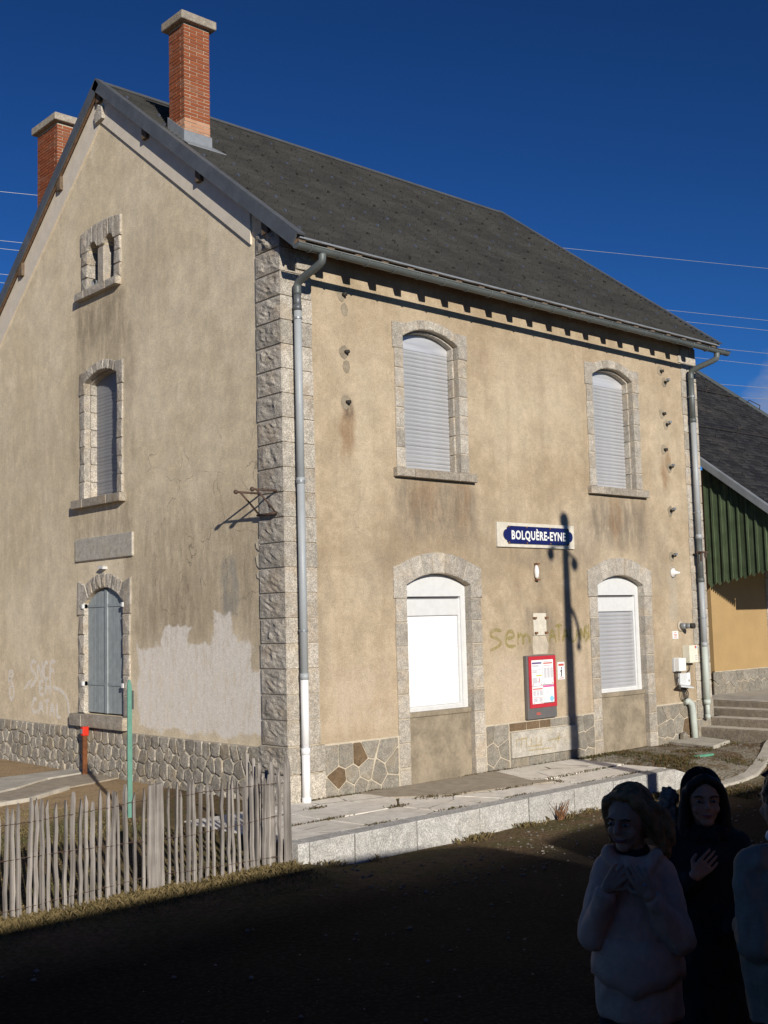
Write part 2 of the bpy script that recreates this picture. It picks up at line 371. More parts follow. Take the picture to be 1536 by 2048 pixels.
# ------------------------------------------------------------------ mesh helper
def ident(p): return p
def FRONT(p): return (p[0], -p[2], p[1])      # facade coords (u, v, proud) on the plane y=0
def GABLE(p): return (-p[2], p[0], p[1])      # on the plane x=0
class MB:
    def __init__(s): s.v = []; s.f = []
    def face(s, pts, mp=ident):
        k = len(s.v); s.v += [mp(p) for p in pts]; s.f.append(tuple(range(k, k+len(pts))))
    def box(s, a, b, mp=ident):
        (x0, y0, z0), (x1, y1, z1) = a, b; k = len(s.v)
        s.v += [mp(p) for p in ((x0,y0,z0),(x1,y0,z0),(x1,y1,z0),(x0,y1,z0),(x0,y0,z1),(x1,y0,z1),(x1,y1,z1),(x0,y1,z1))]
        s.f += [tuple(k+i for i in q) for q in ((0,3,2,1),(4,5,6,7),(0,1,5,4),(1,2,6,5),(2,3,7,6),(3,0,4,7))]
        return s
    def prism(s, poly, d0, d1, mp=ident, bev=0., jit=0., dome=0.):
        """poly (u,v) extruded from d0 to d1 along the third axis, front edge bevelled."""
        n = len(poly); cx = sum(p[0] for p in poly)/n; cy = sum(p[1] for p in poly)/n
        k = len(s.v)
        s.v += [mp((p[0], p[1], d0)) for p in poly]
        rings = 1
        if bev:
            s.v += [mp((p[0], p[1], d1-bev)) for p in poly]; rings = 2
            for p in poly:
                dx, dy = cx-p[0], cy-p[1]; l = math.hypot(dx, dy) or 1; q = min(bev*1.3/l, .4)
                s.v.append(mp((p[0]+dx*q, p[1]+dy*q, d1+random.uniform(-jit, jit))))
        else:
            s.v += [mp((p[0], p[1], d1)) for p in poly]
        for r in range(rings):
            for i in range(n):
                j = (i+1) % n; s.f.append((k+r*n+i, k+r*n+j, k+(r+1)*n+j, k+(r+1)*n+i))
        top = k+rings*n
        if dome or jit:
            s.v.append(mp((cx, cy, d1+dome+random.uniform(-jit, jit)))); c = len(s.v)-1
            for i in range(n): s.f.append((top+i, top+(i+1) % n, c))
        else: s.f.append(tuple(range(top, top+n)))
        s.f.append(tuple(range(k+n-1, k-1, -1)))
        return s
    def tube(s, path, r, seg=10, cap=True, mp=ident):
        path = [Vector(p) for p in path]; rr = r if isinstance(r, (list, tuple)) else [r]*len(path)
        k0 = len(s.v); up = None
        for i, p in enumerate(path):
            t = (path[min(i+1, len(path)-1)]-path[max(i-1, 0)]).normalized()
            if up is None: up = t.orthogonal().normalized()
            else: up = (up - t*up.dot(t)).normalized()
            w = t.cross(up)
            for a in range(seg):
                an = 2*math.pi*a/seg; s.v.append(mp(tuple(p+(up*math.cos(an)+w*math.sin(an))*rr[i])))
        for i in range(len(path)-1):
            for a in range(seg):
                b = (a+1) % seg; s.f.append((k0+i*seg+a, k0+i*seg+b, k0+(i+1)*seg+b, k0+(i+1)*seg+a))
        if cap:
            s.f.append(tuple(range(k0+seg-1, k0-1, -1))); e = k0+(len(path)-1)*seg; s.f.append(tuple(range(e, e+seg)))
        return s
    def ball(s, c, r, sc=(1,1,1), seg=12, rings=8, rot=None):
        k = len(s.v); c = Vector(c)
        for i in range(1, rings):
            th = math.pi*i/rings
            for a in range(seg):
                ph = 2*math.pi*a/seg
                p = Vector((r*sc[0]*math.sin(th)*math.cos(ph), r*sc[1]*math.sin(th)*math.sin(ph), r*sc[2]*math.cos(th)))
                if rot: p = rot @ p
                s.v.append(tuple(c+p))
        pt = Vector((0, 0, r*sc[2])); pb = -pt
        if rot: pt = rot @ pt; pb = rot @ pb
        s.v.append(tuple(c+pt)); s.v.append(tuple(c+pb)); T = len(s.v)-2; B = len(s.v)-1
        for i in range(rings-2):
            for a in range(seg):
                b = (a+1) % seg; s.f.append((k+i*seg+a, k+(i+1)*seg+a, k+(i+1)*seg+b, k+i*seg+b))
        for a in range(seg):
            b = (a+1) % seg; s.f.append((T, k+a, k+b)); e = k+(rings-2)*seg; s.f.append((B, e+b, e+a))
        return s
    def limb(s, a, b, ra, rb, seg=14):
        a, b = Vector(a), Vector(b); d = b-a
        s.tube([a, a+d*.33, a+d*.67, b], [ra, ra+(rb-ra)*.33, ra+(rb-ra)*.67, rb], seg); s.ball(a, ra, seg=seg); s.ball(b, rb, seg=seg); return s
    def ribbon(s, path, w, d, mp):
        """flat rounded stroke in facade coordinates at height d"""
        pts = [Vector((p[0], p[1])) for p in path]; L = []; Rr = []
        for i, p in enumerate(pts):
            t = (pts[min(i+1, len(pts)-1)]-pts[max(i-1, 0)]).normalized(); nrm = Vector((-t.y, t.x))
            ww = w*random.uniform(.8, 1.15)*(0.55 if i in (0, len(pts)-1) else 1)
            L.append(p+nrm*ww/2); Rr.append(p-nrm*ww/2)
        k = len(s.v)
        for a, b in zip(L, Rr): s.v += [mp((a.x, a.y, d)), mp((b.x, b.y, d))]
        for i in range(len(pts)-1): s.f.append((k+2*i, k+2*i+1, k+2*i+3, k+2*i+2))
        return s
    def mesh(s, name, mat=None, smooth=False, recalc=True):
        me = bpy.data.meshes.new(name); me.from_pydata(s.v, [], s.f); me.update()
        if recalc:
            bm = bmesh.new(); bm.from_mesh(me); bmesh.ops.recalc_face_normals(bm, faces=bm.faces); bm.to_mesh(me); bm.free()
        if smooth:
            me.polygons.foreach_set('use_smooth', [True]*len(me.polygons))
        if mat: me.materials.append(MAT[mat])
        return me
    def build(s, name, mat, parent=None, smooth=False, recalc=True):
        return link(name, s.mesh(name, mat, smooth, recalc), parent)
def link(name, me, parent=None):
    o = bpy.data.objects.new(name, me); COL.objects.link(o)
    if parent: o.parent = parent
    return o
def thing(name, label, cat, loc=(0, 0, 0), rz=0, group=None):
    o = bpy.data.objects.new(name, None); COL.objects.link(o); o.location = loc; o.rotation_euler = (0, 0, rz)
    o.empty_display_size = .2
    return tag(o, label, cat, group)
def tag(o, label, cat, group=None):
    o['label'] = label; o['category'] = cat
    if group: o['group'] = group
    return o
def struct(o): o['kind'] = 'structure'; return o
def stuff(o): o['kind'] = 'stuff'; return o
def bevel(o, w=.01, seg=2):
    m = o.modifiers.new('bevel', 'BEVEL'); m.width = w; m.segments = seg; m.limit_method = 'ANGLE'; m.angle_limit = R(40); return o

def text_mesh(body, height, width, mat, mp, u0, v0, d0, thick=.003, bold=.0):
    c = bpy.data.curves.new('lettering', 'FONT'); c.body = body; c.size = 1; c.offset = bold; c.resolution_u = 3; c.space_character = 1.12
    t = bpy.data.objects.new('lettering_tmp', c); COL.objects.link(t)
    dg = bpy.context.evaluated_depsgraph_get(); me = bpy.data.meshes.new_from_object(t.evaluated_get(dg))
    bpy.data.objects.remove(t); bpy.data.curves.remove(c)
    xs = [v.co.x for v in me.vertices]; ys = [v.co.y for v in me.vertices]
    x0, x1 = min(xs), max(xs); y0, y1 = min(ys), max(ys)
    for v in me.vertices:
        v.co = mp((u0+(v.co.x-x0)/(x1-x0)*width, v0+(v.co.y-y0)/(y1-y0)*height, d0+thick))
    me.update(); me.materials.clear(); me.materials.append(MAT[mat]); return me

def smooth01(a, b, x):
    t = max(0., min(1., (x-a)/(b-a))); return t*t*(3-2*t)

# ------------------------------------------------------------------ dimensions (metres; platform top is z=0)
L, WID = 8.58, 8.42
YR, ZR = 4.21, 9.917                # ridge
YE, ZE = -0.44, 6.36                # roof edge, top surface
SL = (ZR-ZE)/(YR-YE)
OX = 0.10                           # verge overhang
def roof_z(y): return ZR-SL*abs(y-YR)
PL = 0.58                           # plinth top

# ------------------------------------------------------------------ ground
def kerb_y(x): return -1.98+.033*(x+1.4)
def ground_h(x, y):
    lawn = -.19+.14*smooth01(-2.2, .9, y)
    front = -.19-.095*smooth01(-1.55, -.6, x)
    right = -.21+.20*smooth01(-2.7, -1.3, y)
    t = smooth01(4.7, 5.6, x)
    h = (lawn if x < -1.3 or y > .1 else front)*(1-t)+right*t
    if -1.40 < x < 5.0 and -1.9 < y < 0: h = min(h, -.12)
    if y < -2: h = h*(1-smooth01(-2, -3.4, y))+smooth01(-2, -3.4, y)*-.30
    return h+.016*mnoise.noise(Vector((x*1.3, y*1.3, 3)))+.008*mnoise.noise(Vector((x*5, y*5, 9)))
def axis(lo, hi, step, far):
    a = list(np.arange(lo, hi+1e-6, step)); g = step; q = a[0]; pre = []
    while q > -far: g *= 1.6; q -= g; pre.append(q)
    g = step; q = a[-1]; post = []
    while q < far: g *= 1.6; q += g; post.append(q)
    return pre[::-1]+a+post
gx = axis(-10, 14, .14, 900); gy = axis(-12, 8, .14, 900)
m = MB(); nx = len(gx)
for y in gy:
    for x in gx: m.v.append((x, y, ground_h(x, y) if abs(x) < 40 and abs(y) < 40 else -.3))
for j in range(len(gy)-1):
    for i in range(nx-1): k = j*nx+i; m.f.append((k, k+1, k+nx+1, k+nx))
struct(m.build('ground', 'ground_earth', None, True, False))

# wooded hills round the plateau, hidden behind the house from here
m = MB(); NH = 180
for r_, f in ((320, 0), (420, .55), (560, 1), (760, .8)):
    for k in range(NH):
        a = 2*math.pi*k/NH; hh = 16+13*mnoise.noise(Vector((math.cos(a)*2.1, math.sin(a)*2.1, 5)))+5*mnoise.noise(Vector((math.cos(a)*9, math.sin(a)*9, 2)))
        m.v.append((r_*math.cos(a), r_*math.sin(a), -1+f*max(hh, 3)))
for r_ in range(3):
    for k in range(NH): q = (k+1) % NH; m.f.append((r_*NH+k, r_*NH+q, (r_+1)*NH+q, (r_+1)*NH+k))
plain('hill_forest', (.055, .06, .035), .95, 0, .3, .08, 0)
struct(m.build('hills', 'hill_forest', None, True, False))

# platform: bed, paving slabs, kerb stones
plat = bpy.data.objects.new('platform', None); COL.objects.link(plat); struct(plat)
m = MB(); m.prism([(-1.42, kerb_y(-1.42)+.1), (5.0, kerb_y(5)+.1), (5.0, 0.05), (-.02, .05), (-.02, -.02), (-1.42, -.02)], -.3, -.022); m.build('bed', 'ground_earth', plat)
kx = [-1.42, -1.28, -.72, .12, 1.06, 1.88, 2.71, 3.48, 4.24, 4.83]
for a, b in zip(kx[:-1], kx[1:]):
    m = MB(); g = .006
    ya, yb = kerb_y(a), kerb_y(b); o1, o2 = random.uniform(-.006, .006), random.uniform(-.006, .006)
    m.prism([(a+g, ya+o1), (b-g, yb+o2), (b-g, yb+.2), (a+g, ya+.2)], -.42, .004+random.uniform(-.004, .004))
    bevel(m.build('kerb_stone', 'granite_kerb', plat), .008)
m = MB()
k0 = kerb_y(4.84)
m.v += [(4.84, k0, -.4), (5.25, k0-.05, -.4), (5.25, k0+.15, -.4), (4.84, k0+.2, -.4), (4.84, k0, .0), (5.25, k0-.05, -.13), (5.25, k0+.15, -.11), (4.84, k0+.2, .0)]
m.f += [(0,3,2,1),(4,5,6,7),(0,1,5,4),(1,2,6,5),(2,3,7,6),(3,0,4,7)]
bevel(m.build('kerb_stone', 'granite_kerb', plat), .01)
def slab(poly, z, name='paving_slab', mat='concrete_slab', th=.12):
    m = MB()
    pts = []
    for i, p in enumerate(poly):
        q = poly[(i+1) % len(poly)]; n = max(1, int(math.hypot(q[0]-p[0], q[1]-p[1])/.22))
        for k in range(n):
            t = k/n; j = .016 if k else .0
            pts.append((p[0]+(q[0]-p[0])*t+random.uniform(-j, j), p[1]+(q[1]-p[1])*t+random.uniform(-j, j)))
    m.prism(pts, z-th, z, bev=.006); return m.build(name, mat, plat)
ky = lambda x: kerb_y(x)+.215
for poly in ([(-1.40, ky(-1.4)), (-.35, ky(-.35)), (-.42, -1.16), (-1.39, -1.2)], [(-.32, ky(-.32)), (.72, ky(.72)), (.62, -1.12), (-.39, -1.15)],
             [(-1.39, -1.17), (-.42, -1.13), (-.45, -.03), (-1.38, -.03)], [(-.39, -1.12), (.62, -1.09), (1.05, -.6), (.95, -.06), (-.42, -.04)],
             [(.75, ky(.75)), (1.75, ky(1.75)), (1.5, -1.02), (1.05, -.66), (.66, -1.1)], [(1.78, ky(1.78)), (3.2, ky(3.2)), (3.15, -1.28), (1.54, -1.05)],
             [(3.23, ky(3.23)), (4.96, ky(4.96)), (4.92, -.95), (3.18, -1.05)], [(3.0, -1.02), (4.92, -.92), (4.93, -.04), (3.35, -.05)]):
    slab(poly, -.006+random.uniform(-.005, .005))
slab([(.99, -.58), (1.55, -1.0), (3.1, -1.26), (3.12, -1.06), (2.97, -.98), (3.32, -.06), (.98, -.07)], .002, 'cement_screed', 'cement_patch')
m = MB(); m.prism([(-1.40, .0), (-.06, .02), (-.06, .62), (-.9, .72), (-1.38, .5)], -.3, -.075, bev=.006); m.build('paving_slab', 'concrete_slab', plat)

pth = bpy.data.objects.new('path', None); COL.objects.link(pth); struct(pth)
m = MB(); m.prism([(-3.2, 4.1), (-2.0, 4.75), (-1.05, 5.06), (-.03, 5.12), (-.03, 4.62), (-.7, 4.45), (-1.4, 3.9), (-2.6, 3.35)], -.3, -.022, bev=.01); m.build('slab', 'concrete_path', pth)
m = MB(); m.prism([(-2.55, 3.3), (-1.4, 3.85), (-.68, 4.4), (-.03, 4.57), (-.03, 3.75), (-.9, 3.45), (-1.7, 2.9)], -.3, -.034, bev=.01); m.build('slab', 'cement_patch', pth)
m = MB()
ed = [(-3.0, 2.55), (-1.75, 2.78), (-.95, 3.33), (-.4, 2.2), (-.33, 1.2)]
for p, q in zip(ed[:2], ed[1:3]):
    d = Vector((q[0]-p[0], q[1]-p[1])).normalized(); nn = (-d.y*.05, d.x*.05)
    m.prism([p, q, (q[0]+nn[0], q[1]+nn[1]), (p[0]+nn[0], p[1]+nn[1])], -.3, .0)
m.build('edging', 'concrete_path', pth)
# curved low concrete edge on the right, inspection slab and a board lying there
m = MB(); rp_k = [(4.9, -2.12), (5.15, -2.26), (5.5, -2.33), (6.0, -2.26), (6.6, -2.05), (7.3, -1.76), (8.4, -1.26), (9.2, -.9)]
rp = [tuple(Vector(rp_k[i]).lerp(Vector(rp_k[i+1]), t)) for i in range(len(rp_k)-1) for t in (0, .25, .5, .75)]
P3 = []
for i, p in enumerate(rp):
    q = Vector(rp[min(i+1, len(rp)-1)])-Vector(rp[max(i-1, 0)]); q.normalize(); P3.append((p, (p[0]-q.y*.17, p[1]+q.x*.17)))
for (p, p2) in P3:
    z = ground_h(*p)+.035; m.v += [(p[0], p[1], -.5), (p[0], p[1], z-.01), (p[0]*.9+p2[0]*.1, p[1]*.9+p2[1]*.1, z), (p2[0], p2[1], z+.01), (p2[0], p2[1], -.5)]
for i in range(len(P3)-1):
    for k in range(4): m.f.append((5*i+k, 5*i+k+1, 5*i+k+6, 5*i+k+5))
struct(m.build('path_edge', 'concrete_path'))
m = MB(); m.prism([(7.1, -.93), (7.9, -.72), (8.12, -.06), (7.3, -.03)], -.1, .035, bev=.012)
tag(m.build('cover_slab', 'concrete_path'), 'flat grey concrete cover slab lying at the foot of the steps', 'slab')
m = MB(); m.prism([(6.05, -1.30), (6.42, -1.36), (6.43, -1.30), (6.06, -1.24)], -.01, .018, bev=.005)
tag(m.build('lying_board', 'green_plank_lying'), 'short green board lying on the dirt near the steps', 'board')

# steps up to the shed platform
st = bpy.data.objects.new('steps', None); COL.objects.link(st); struct(st)
hs = [.17, .30, .42, .53]; xs = [8.2, 8.5, 8.8, 9.1, 9.45]
for i in range(4):
    y1 = -.015 if i < 1 else (-.016 if i < 2 else .94)
    m = MB(); m.box((xs[i], -4.2, -.2 if i == 0 else hs[i-1]-.01), (xs[i+1]+.1, y1, hs[i]))
    stp = bevel(m.build('step', 'granite_step', st), .022, 3)
    m = MB(); m.box((xs[i]+.012, -4.2, hs[i]+.002), (xs[i+1]-.004, y1, hs[i]+.008)); m.build('tread', 'tread_dust', stp)
m = MB(); m.box((9.35, -4.2, -.3), (18, .945, .524)); m.build('landing', 'concrete_path', st)

# ------------------------------------------------------------------ station house
H = thing('station_house', 'two-storey stone and tan plaster station house with grey shuttered windows', 'house')

def arch(cu, w, z0, rise):
    Rr = (w*w+rise*rise)/(2*rise); zc = z0+rise-Rr
    return Rr, zc, math.asin(w/Rr)
def wall_mesh(u0, u1, zb, ztop, ops, mp, depth):
    """ops: (cu, halfw, zsill, zspring, rise)"""
    br = {u0, u1}
    for cu, w, zs, z0, r in ops:
        for k in range(13): br.add(cu-w+2*w*k/12)
    br |= {YR} if mp is GABLE else set()
    br = sorted(b for b in br if u0-1e-9 <= b <= u1+1e-9); m = MB()
    def top(o, u):
        cu, w, zs, z0, r = o; Rr, zc, _ = arch(cu, w, z0, r); d = min(abs(u-cu), w); return zc+math.sqrt(Rr*Rr-d*d)
    for a, b in zip(br[:-1], br[1:]):
        if b-a < 1e-6: continue
        c = (a+b)/2; cov = sorted([o for o in ops if o[0]-o[1] < c < o[0]+o[1]], key=lambda o: o[2])
        za = zc_ = zb
        for o in cov+[None]:
            na, nb = (o[2], o[2]) if o else (ztop(a), ztop(b))
            for d in (0, -depth): m.face([(a, za, d), (b, zc_, d), (b, nb, d), (a, na, d)], mp)
            m.face([(a, na, 0), (b, nb, 0), (b, nb, -depth), (a, na, -depth)], mp)
            if o: za, zc_ = top(o, a), top(o, b); m.face([(a, za, 0), (b, zc_, 0), (b, zc_, -depth), (a, za, -depth)], mp)
    return m
# windows: centre, half opening, sill top z, spring z, rise, ear outer half, crown extrados
FU = [(2.413, .50, 3.885, 5.575, .145), (6.290, .50, 3.885, 5.575, .145)]
FL = [(2.442, .575, -.1, 2.420, .150), (6.272, .575, -.1, 2.420, .150)]
GU = (4.245, .50, 3.835, 5.535, .125); GL = (4.175, .55, .78, 2.335, .21)
GA = [(4.47, .155, 6.90, 7.48, .10), (3.99, .155, 6.90, 7.48, .10)]
wall_mesh(0, L, -.25, lambda u: roof_z(0)-.06, FU+FL, FRONT, .34).build('front_wall', 'plaster_front', H)
wall_mesh(.34, WID, -.25, lambda u: roof_z(u)-.06, [GU, GL]+GA, GABLE, .34).build('gable_wall', 'plaster_gable', H)
m = MB(); m.box((L-.3, .34, -.2), (L, WID, roof_z(0)-.1)); m.box((.34, WID-.3, -.2), (L-.3, WID, roof_z(0)-.1))
m.prism([(0.0, roof_z(0)-.1), (WID, roof_z(0)-.1), (YR, ZR-.07)], L-.3, L, lambda p: (p[2], p[0], p[1])); m.build('rear_wall', 'band_plaster', H)
m = MB(); m.box((.5, .6, 3.2), (L-.4, WID-.4, 3.3)); m.box((.5, .6, 6.3), (L-.4, WID-.4, 6.4)); m.build('floor_structure', 'timber', H)

def stone(poly, mp, d0, d1, mat='granite_dressed', bev=.008, jit=.004, dome=.0, name='stone', parent=None):
    m = MB(); m.prism(poly, d0, d1, mp, bev, jit, dome); return m.build(name, mat, parent or H)
def rect(a, b, c, d): return [(a, c), (b, c), (b, d), (a, d)]

# quoins at the near corner; mortar core behind
QH = .287; WG, WF = .465, .445
m = MB(); m.box((-.004, -.004, -.2), (WF-.01, WG-.01, 6.34)); m.build('mortar_core', 'mortar', H)
def quoin(z0, z1, wf, wg, proud, rock):
    m = MB(); x0, y0 = -proud, -proud; n = 8; sd = random.random()*50
    x1, y1 = wf, wg
    # front face and top/bottom/inner sides
    m.box((x0+.012, y0, z0), (x1, y1, z1))
    # rock-faced side on the gable: grid displaced outward
    k = len(m.v)
    for j in range(n+1):
        for i in range(n+1):
            u, v = i/n, j/n; e = min(min(u, 1-u), min(v, 1-v)); e = min(1, e*4.5)
            q_ = Vector((u*2.6+sd, v*1.3, sd)); d = x0-e*rock*(.6+.8*mnoise.noise(q_)+.8*mnoise.noise(q_*2.7)+.5*random.uniform(-1, 1))
            m.v.append((d, y0+.004+(y1-y0-.008)*u, z0+.003+(z1-z0-.006)*v))
    for j in range(n):
        for i in range(n): a = k+j*(n+1)+i; m.f.append((a, a+1, a+n+2, a+n+1))
    e = [k+i for i in range(n+1)]+[k+j*(n+1)+n for j in range(1, n+1)]+[k+n*(n+1)+i for i in range(n-1, -1, -1)]+[k+j*(n+1) for j in range(n-1, 0, -1)]
    b = len(m.v); m.v += [(x0+.014, m.v[i][1], m.v[i][2]) for i in e]
    for q in range(len(e)): w = (q+1) % len(e); m.f.append((e[q], e[w], b+w, b+q))
    return m.build('quoin', 'granite_rock', H)
for k in range(20):
    z = .61+k*QH
    quoin(z+.006, z+QH-.006, WF+random.uniform(-.012, .012), WG+random.uniform(-.012, .012), .018, .015)
quoin(6.356, 6.60, WF, WG-.02, .018, .03)
for z0, z1 in ((.30, .60), (-.12, .29)): quoin(z0+.005, z1-.004, WF+.06, WG+.05, .035, .02)
stone(rect(.21, .50, 6.12, 6.24), FRONT, 0, .05, 'granite_rock')
# right corner
m = MB(); m.box((8.17, -.003, -.2), (L+.003, .4, 6.34)); m.build('mortar_core', 'mortar', H)
for k in range(20):
    z = .61+k*QH; a = 8.165+random.uniform(-.012, .012)
    for u0, u1 in ((a, 8.405), (8.413, L+.012)):
        m = MB(); m.box((u0, -.018, z+.005), (u1, .3, z+QH-.005)); bevel(m.build('quoin', 'granite_dressed', H), .008)
for z0, z1 in ((.30, .60), (-.12, .29)):
    m = MB(); m.box((8.14, -.03, z0+.004), (L+.02, .3, z1-.004)); bevel(m.build('quoin', 'plinth_front', H), .01)
m = MB(); m.box((8.10, -.02, 6.06), (L+.02, .3, 6.2)); bevel(m.build('quoin', 'granite_dressed', H), .01)

def surround(mp, cu, w, zs, z0, rise, ear, jw, crown_t, ear_top, nvous, course, mat, zbot=None, proud=.022, depth=.30, rebate=.0, rock=.0):
    Rr, zc, a0 = arch(cu, w, z0, rise)
    # backing mortar ring
    jit = .004
    zb = zs if zbot is None else zbot
    z_ear = z0-.17
    n = max(1, round((z_ear-zb)/course)); h = (z_ear-zb)/n
    for s in (-1, 1):
        for k in range(n):
            a, b = zb+k*h+.005, zb+(k+1)*h-.005
            jw2 = jw+random.uniform(-.006, .006)
            u = sorted((cu+s*w, cu+s*(w+jw2)))
            stone(rect(u[0], u[1], a, b), mp, -depth, proud+random.uniform(-.003, .003)+(rock*.3 if rock else 0), mat, .010, .004+rock*.35, rock, 'jamb_stone')
            if rebate and k == n-1:
                uu = sorted((cu+s*w, cu+s*(w-rebate))); stone(rect(uu[0], uu[1], b+.01, z0+.04), mp, -depth, -.072, mat, .008, .003, 0, 'reveal_stone')
            if rebate:
                uu = sorted((cu+s*w, cu+s*(w-rebate)))
                stone(rect(uu[0], uu[1], a, b), mp, -depth, -.07, mat, .008, .003, 0, 'reveal_stone')
    # mortar strips
    for s in (-1, 1):
        u = sorted((cu+s*(w+.002), cu+s*(w+jw-.004))); m = MB(); m.box((u[0], zb, -depth), (u[1], z_ear, proud-.010), mp); m.build('mortar', 'mortar', H)
    # arch
    te = a0*.74
    cuts = [-a0]+[-te+2*te*i/(nvous-2) for i in range(nvous-1)]+[a0]
    Re = Rr+crown_t; zce = zc
    for i in range(nvous):
        t0, t1 = cuts[i], cuts[i+1]; g = .004/Rr
        if 0 < i < nvous-1:
            arc = [t0+g+(t1-t0-2*g)*k/3 for k in range(4)]
            poly = [(cu+Rr*math.sin(t), zc+Rr*math.cos(t)) for t in arc]+[(cu+Re*math.sin(t), zce+Re*math.cos(t)) for t in reversed(arc)]
        else:
            s = -1 if i == 0 else 1; t = t1-g if i == 0 else t0+g
            arc = [s*a0, (s*a0+t)/2, t]
            poly = [(cu+s*(w+ear), z_ear+.004), (cu+s*w, z_ear+.004)]+[(cu+Rr*math.sin(q), zc+Rr*math.cos(q)) for q in arc]
            poly += [(cu+Re*math.sin(t), zce+Re*math.cos(t))]
            if abs(Re*math.sin(t)) < w+ear-.03: poly += [(cu+s*(w+ear), ear_top)]
            else: poly += [(cu+s*(w+ear), min(ear_top, zce+Re*math.cos(t)))]
        stone(poly, mp, -depth if not rebate else -.07, proud+random.uniform(-.003, .003), mat, .010, .004+rock*.35, rock, 'voussoir')
    # mortar behind the arch joints
    N = 14; arc = [-a0+2*a0*k/N for k in range(N+1)]
    m = MB()
    for k in range(N):
        t0, t1 = arc[k], arc[k+1]; r0, r1 = Rr+.003, Re-.012
        m.prism([(cu+r0*math.sin(t0), zc+r0*math.cos(t0)), (cu+r0*math.sin(t1), zc+r0*math.cos(t1)), (cu+r1*math.sin(t1), zc+r1*math.cos(t1)), (cu+r1*math.sin(t0), zc+r1*math.cos(t0))], -depth+.01, proud-.011, mp)
    m.build('mortar', 'mortar', H)
    if rebate:
        Ri = Rr-rebate
        m = MB()
        for k in range(N):
            t0, t1 = arc[k], arc[k+1]
            m.prism([(cu+Ri*math.sin(t0), zc+Ri*math.cos(t0)), (cu+Ri*math.sin(t1), zc+Ri*math.cos(t1)), (cu+(Rr+.02)*math.sin(t1), zc+(Rr+.02)*math.cos(t1)), (cu+(Rr+.02)*math.sin(t0), zc+(Rr+.02)*math.cos(t0))], -depth, -.072, mp)
        m.build('reveal_arch', mat, H)

def blind(mp, cu, w, zb, zt, d, mat, parent, pitch=.052, dep=1., box_h=.2, box_mat=None, boxz=None):
    """roller blind of curved slats"""
    n = int((zt-zb)/pitch); base = MB(); prof = [(a_, b_*dep) for a_, b_ in ((0, -.002), (.3, .009), (.6, .012), (.85, .008), (1, -.009))]
    for (a, pa), (b, pb) in zip(prof[:-1], prof[1:]):
        base.face([(-w, a*pitch, pa), (w, a*pitch, pa), (w, b*pitch, pb), (-w, b*pitch, pb)], mp)
    base.face([(-w, 0, -.006), (w, 0, -.006), (w, 0, 0), (-w, 0, 0)], mp)
    me = base.mesh('slat', mat, True)
    for k in range(n):
        o = link('slat', me, parent); o.location = mp((cu, zb+k*pitch+random.uniform(-.001, .001), d+random.uniform(-.0015, .0015)))
    m = MB(); m.box((cu-w, zb+n*pitch, d-.05), (cu+w, zt+.02, d+.002), mp); m.build('blind_head', mat, parent)
    m = MB(); m.box((cu-w, zb-.012, d-.02), (cu+w, zb, d+.004), mp); m.build('blind_rail', mat, parent)

# ---- upper front windows
for i, (cu, w, zs, z0, r) in enumerate(FU):
    surround(FRONT, cu, w, zs, z0, r, .175, .15, .125, 5.745, 7, .245, 'granite_dressed', rebate=.03)
    for a, b in ((cu-.705, cu-.40), (cu-.395, cu+.40), (cu+.405, cu+.735)):
        stone(rect(a, b, zs-.115, zs-.005), FRONT, -.34, .085, 'granite_sill', .01, .003, 0, 'sill')
    wn_ = bpy.data.objects.new('window', None); COL.objects.link(wn_); wn_.parent = H
    blind(FRONT, cu, w-.035, zs+.02, z0-.10, -.165, 'blind_grey', wn_)
    m = MB(); m.box((cu-w+.02, z0-.1, -.23), (cu+w-.02, z0+r+.02, -.162), FRONT); m.build('blind_box', 'blind_grey', wn_)
    m = MB(); m.box((cu-w, zs-.005, -.335), (cu+w, z0+r, -.305), FRONT); m.build('pane_backing', 'dark_void', wn_)
    m = MB(); m.box((cu+w-.16, zs+.0, -.155), (cu+w-.10, zs+.018, -.13), FRONT); m.build('latch', 'white_paint', wn_)
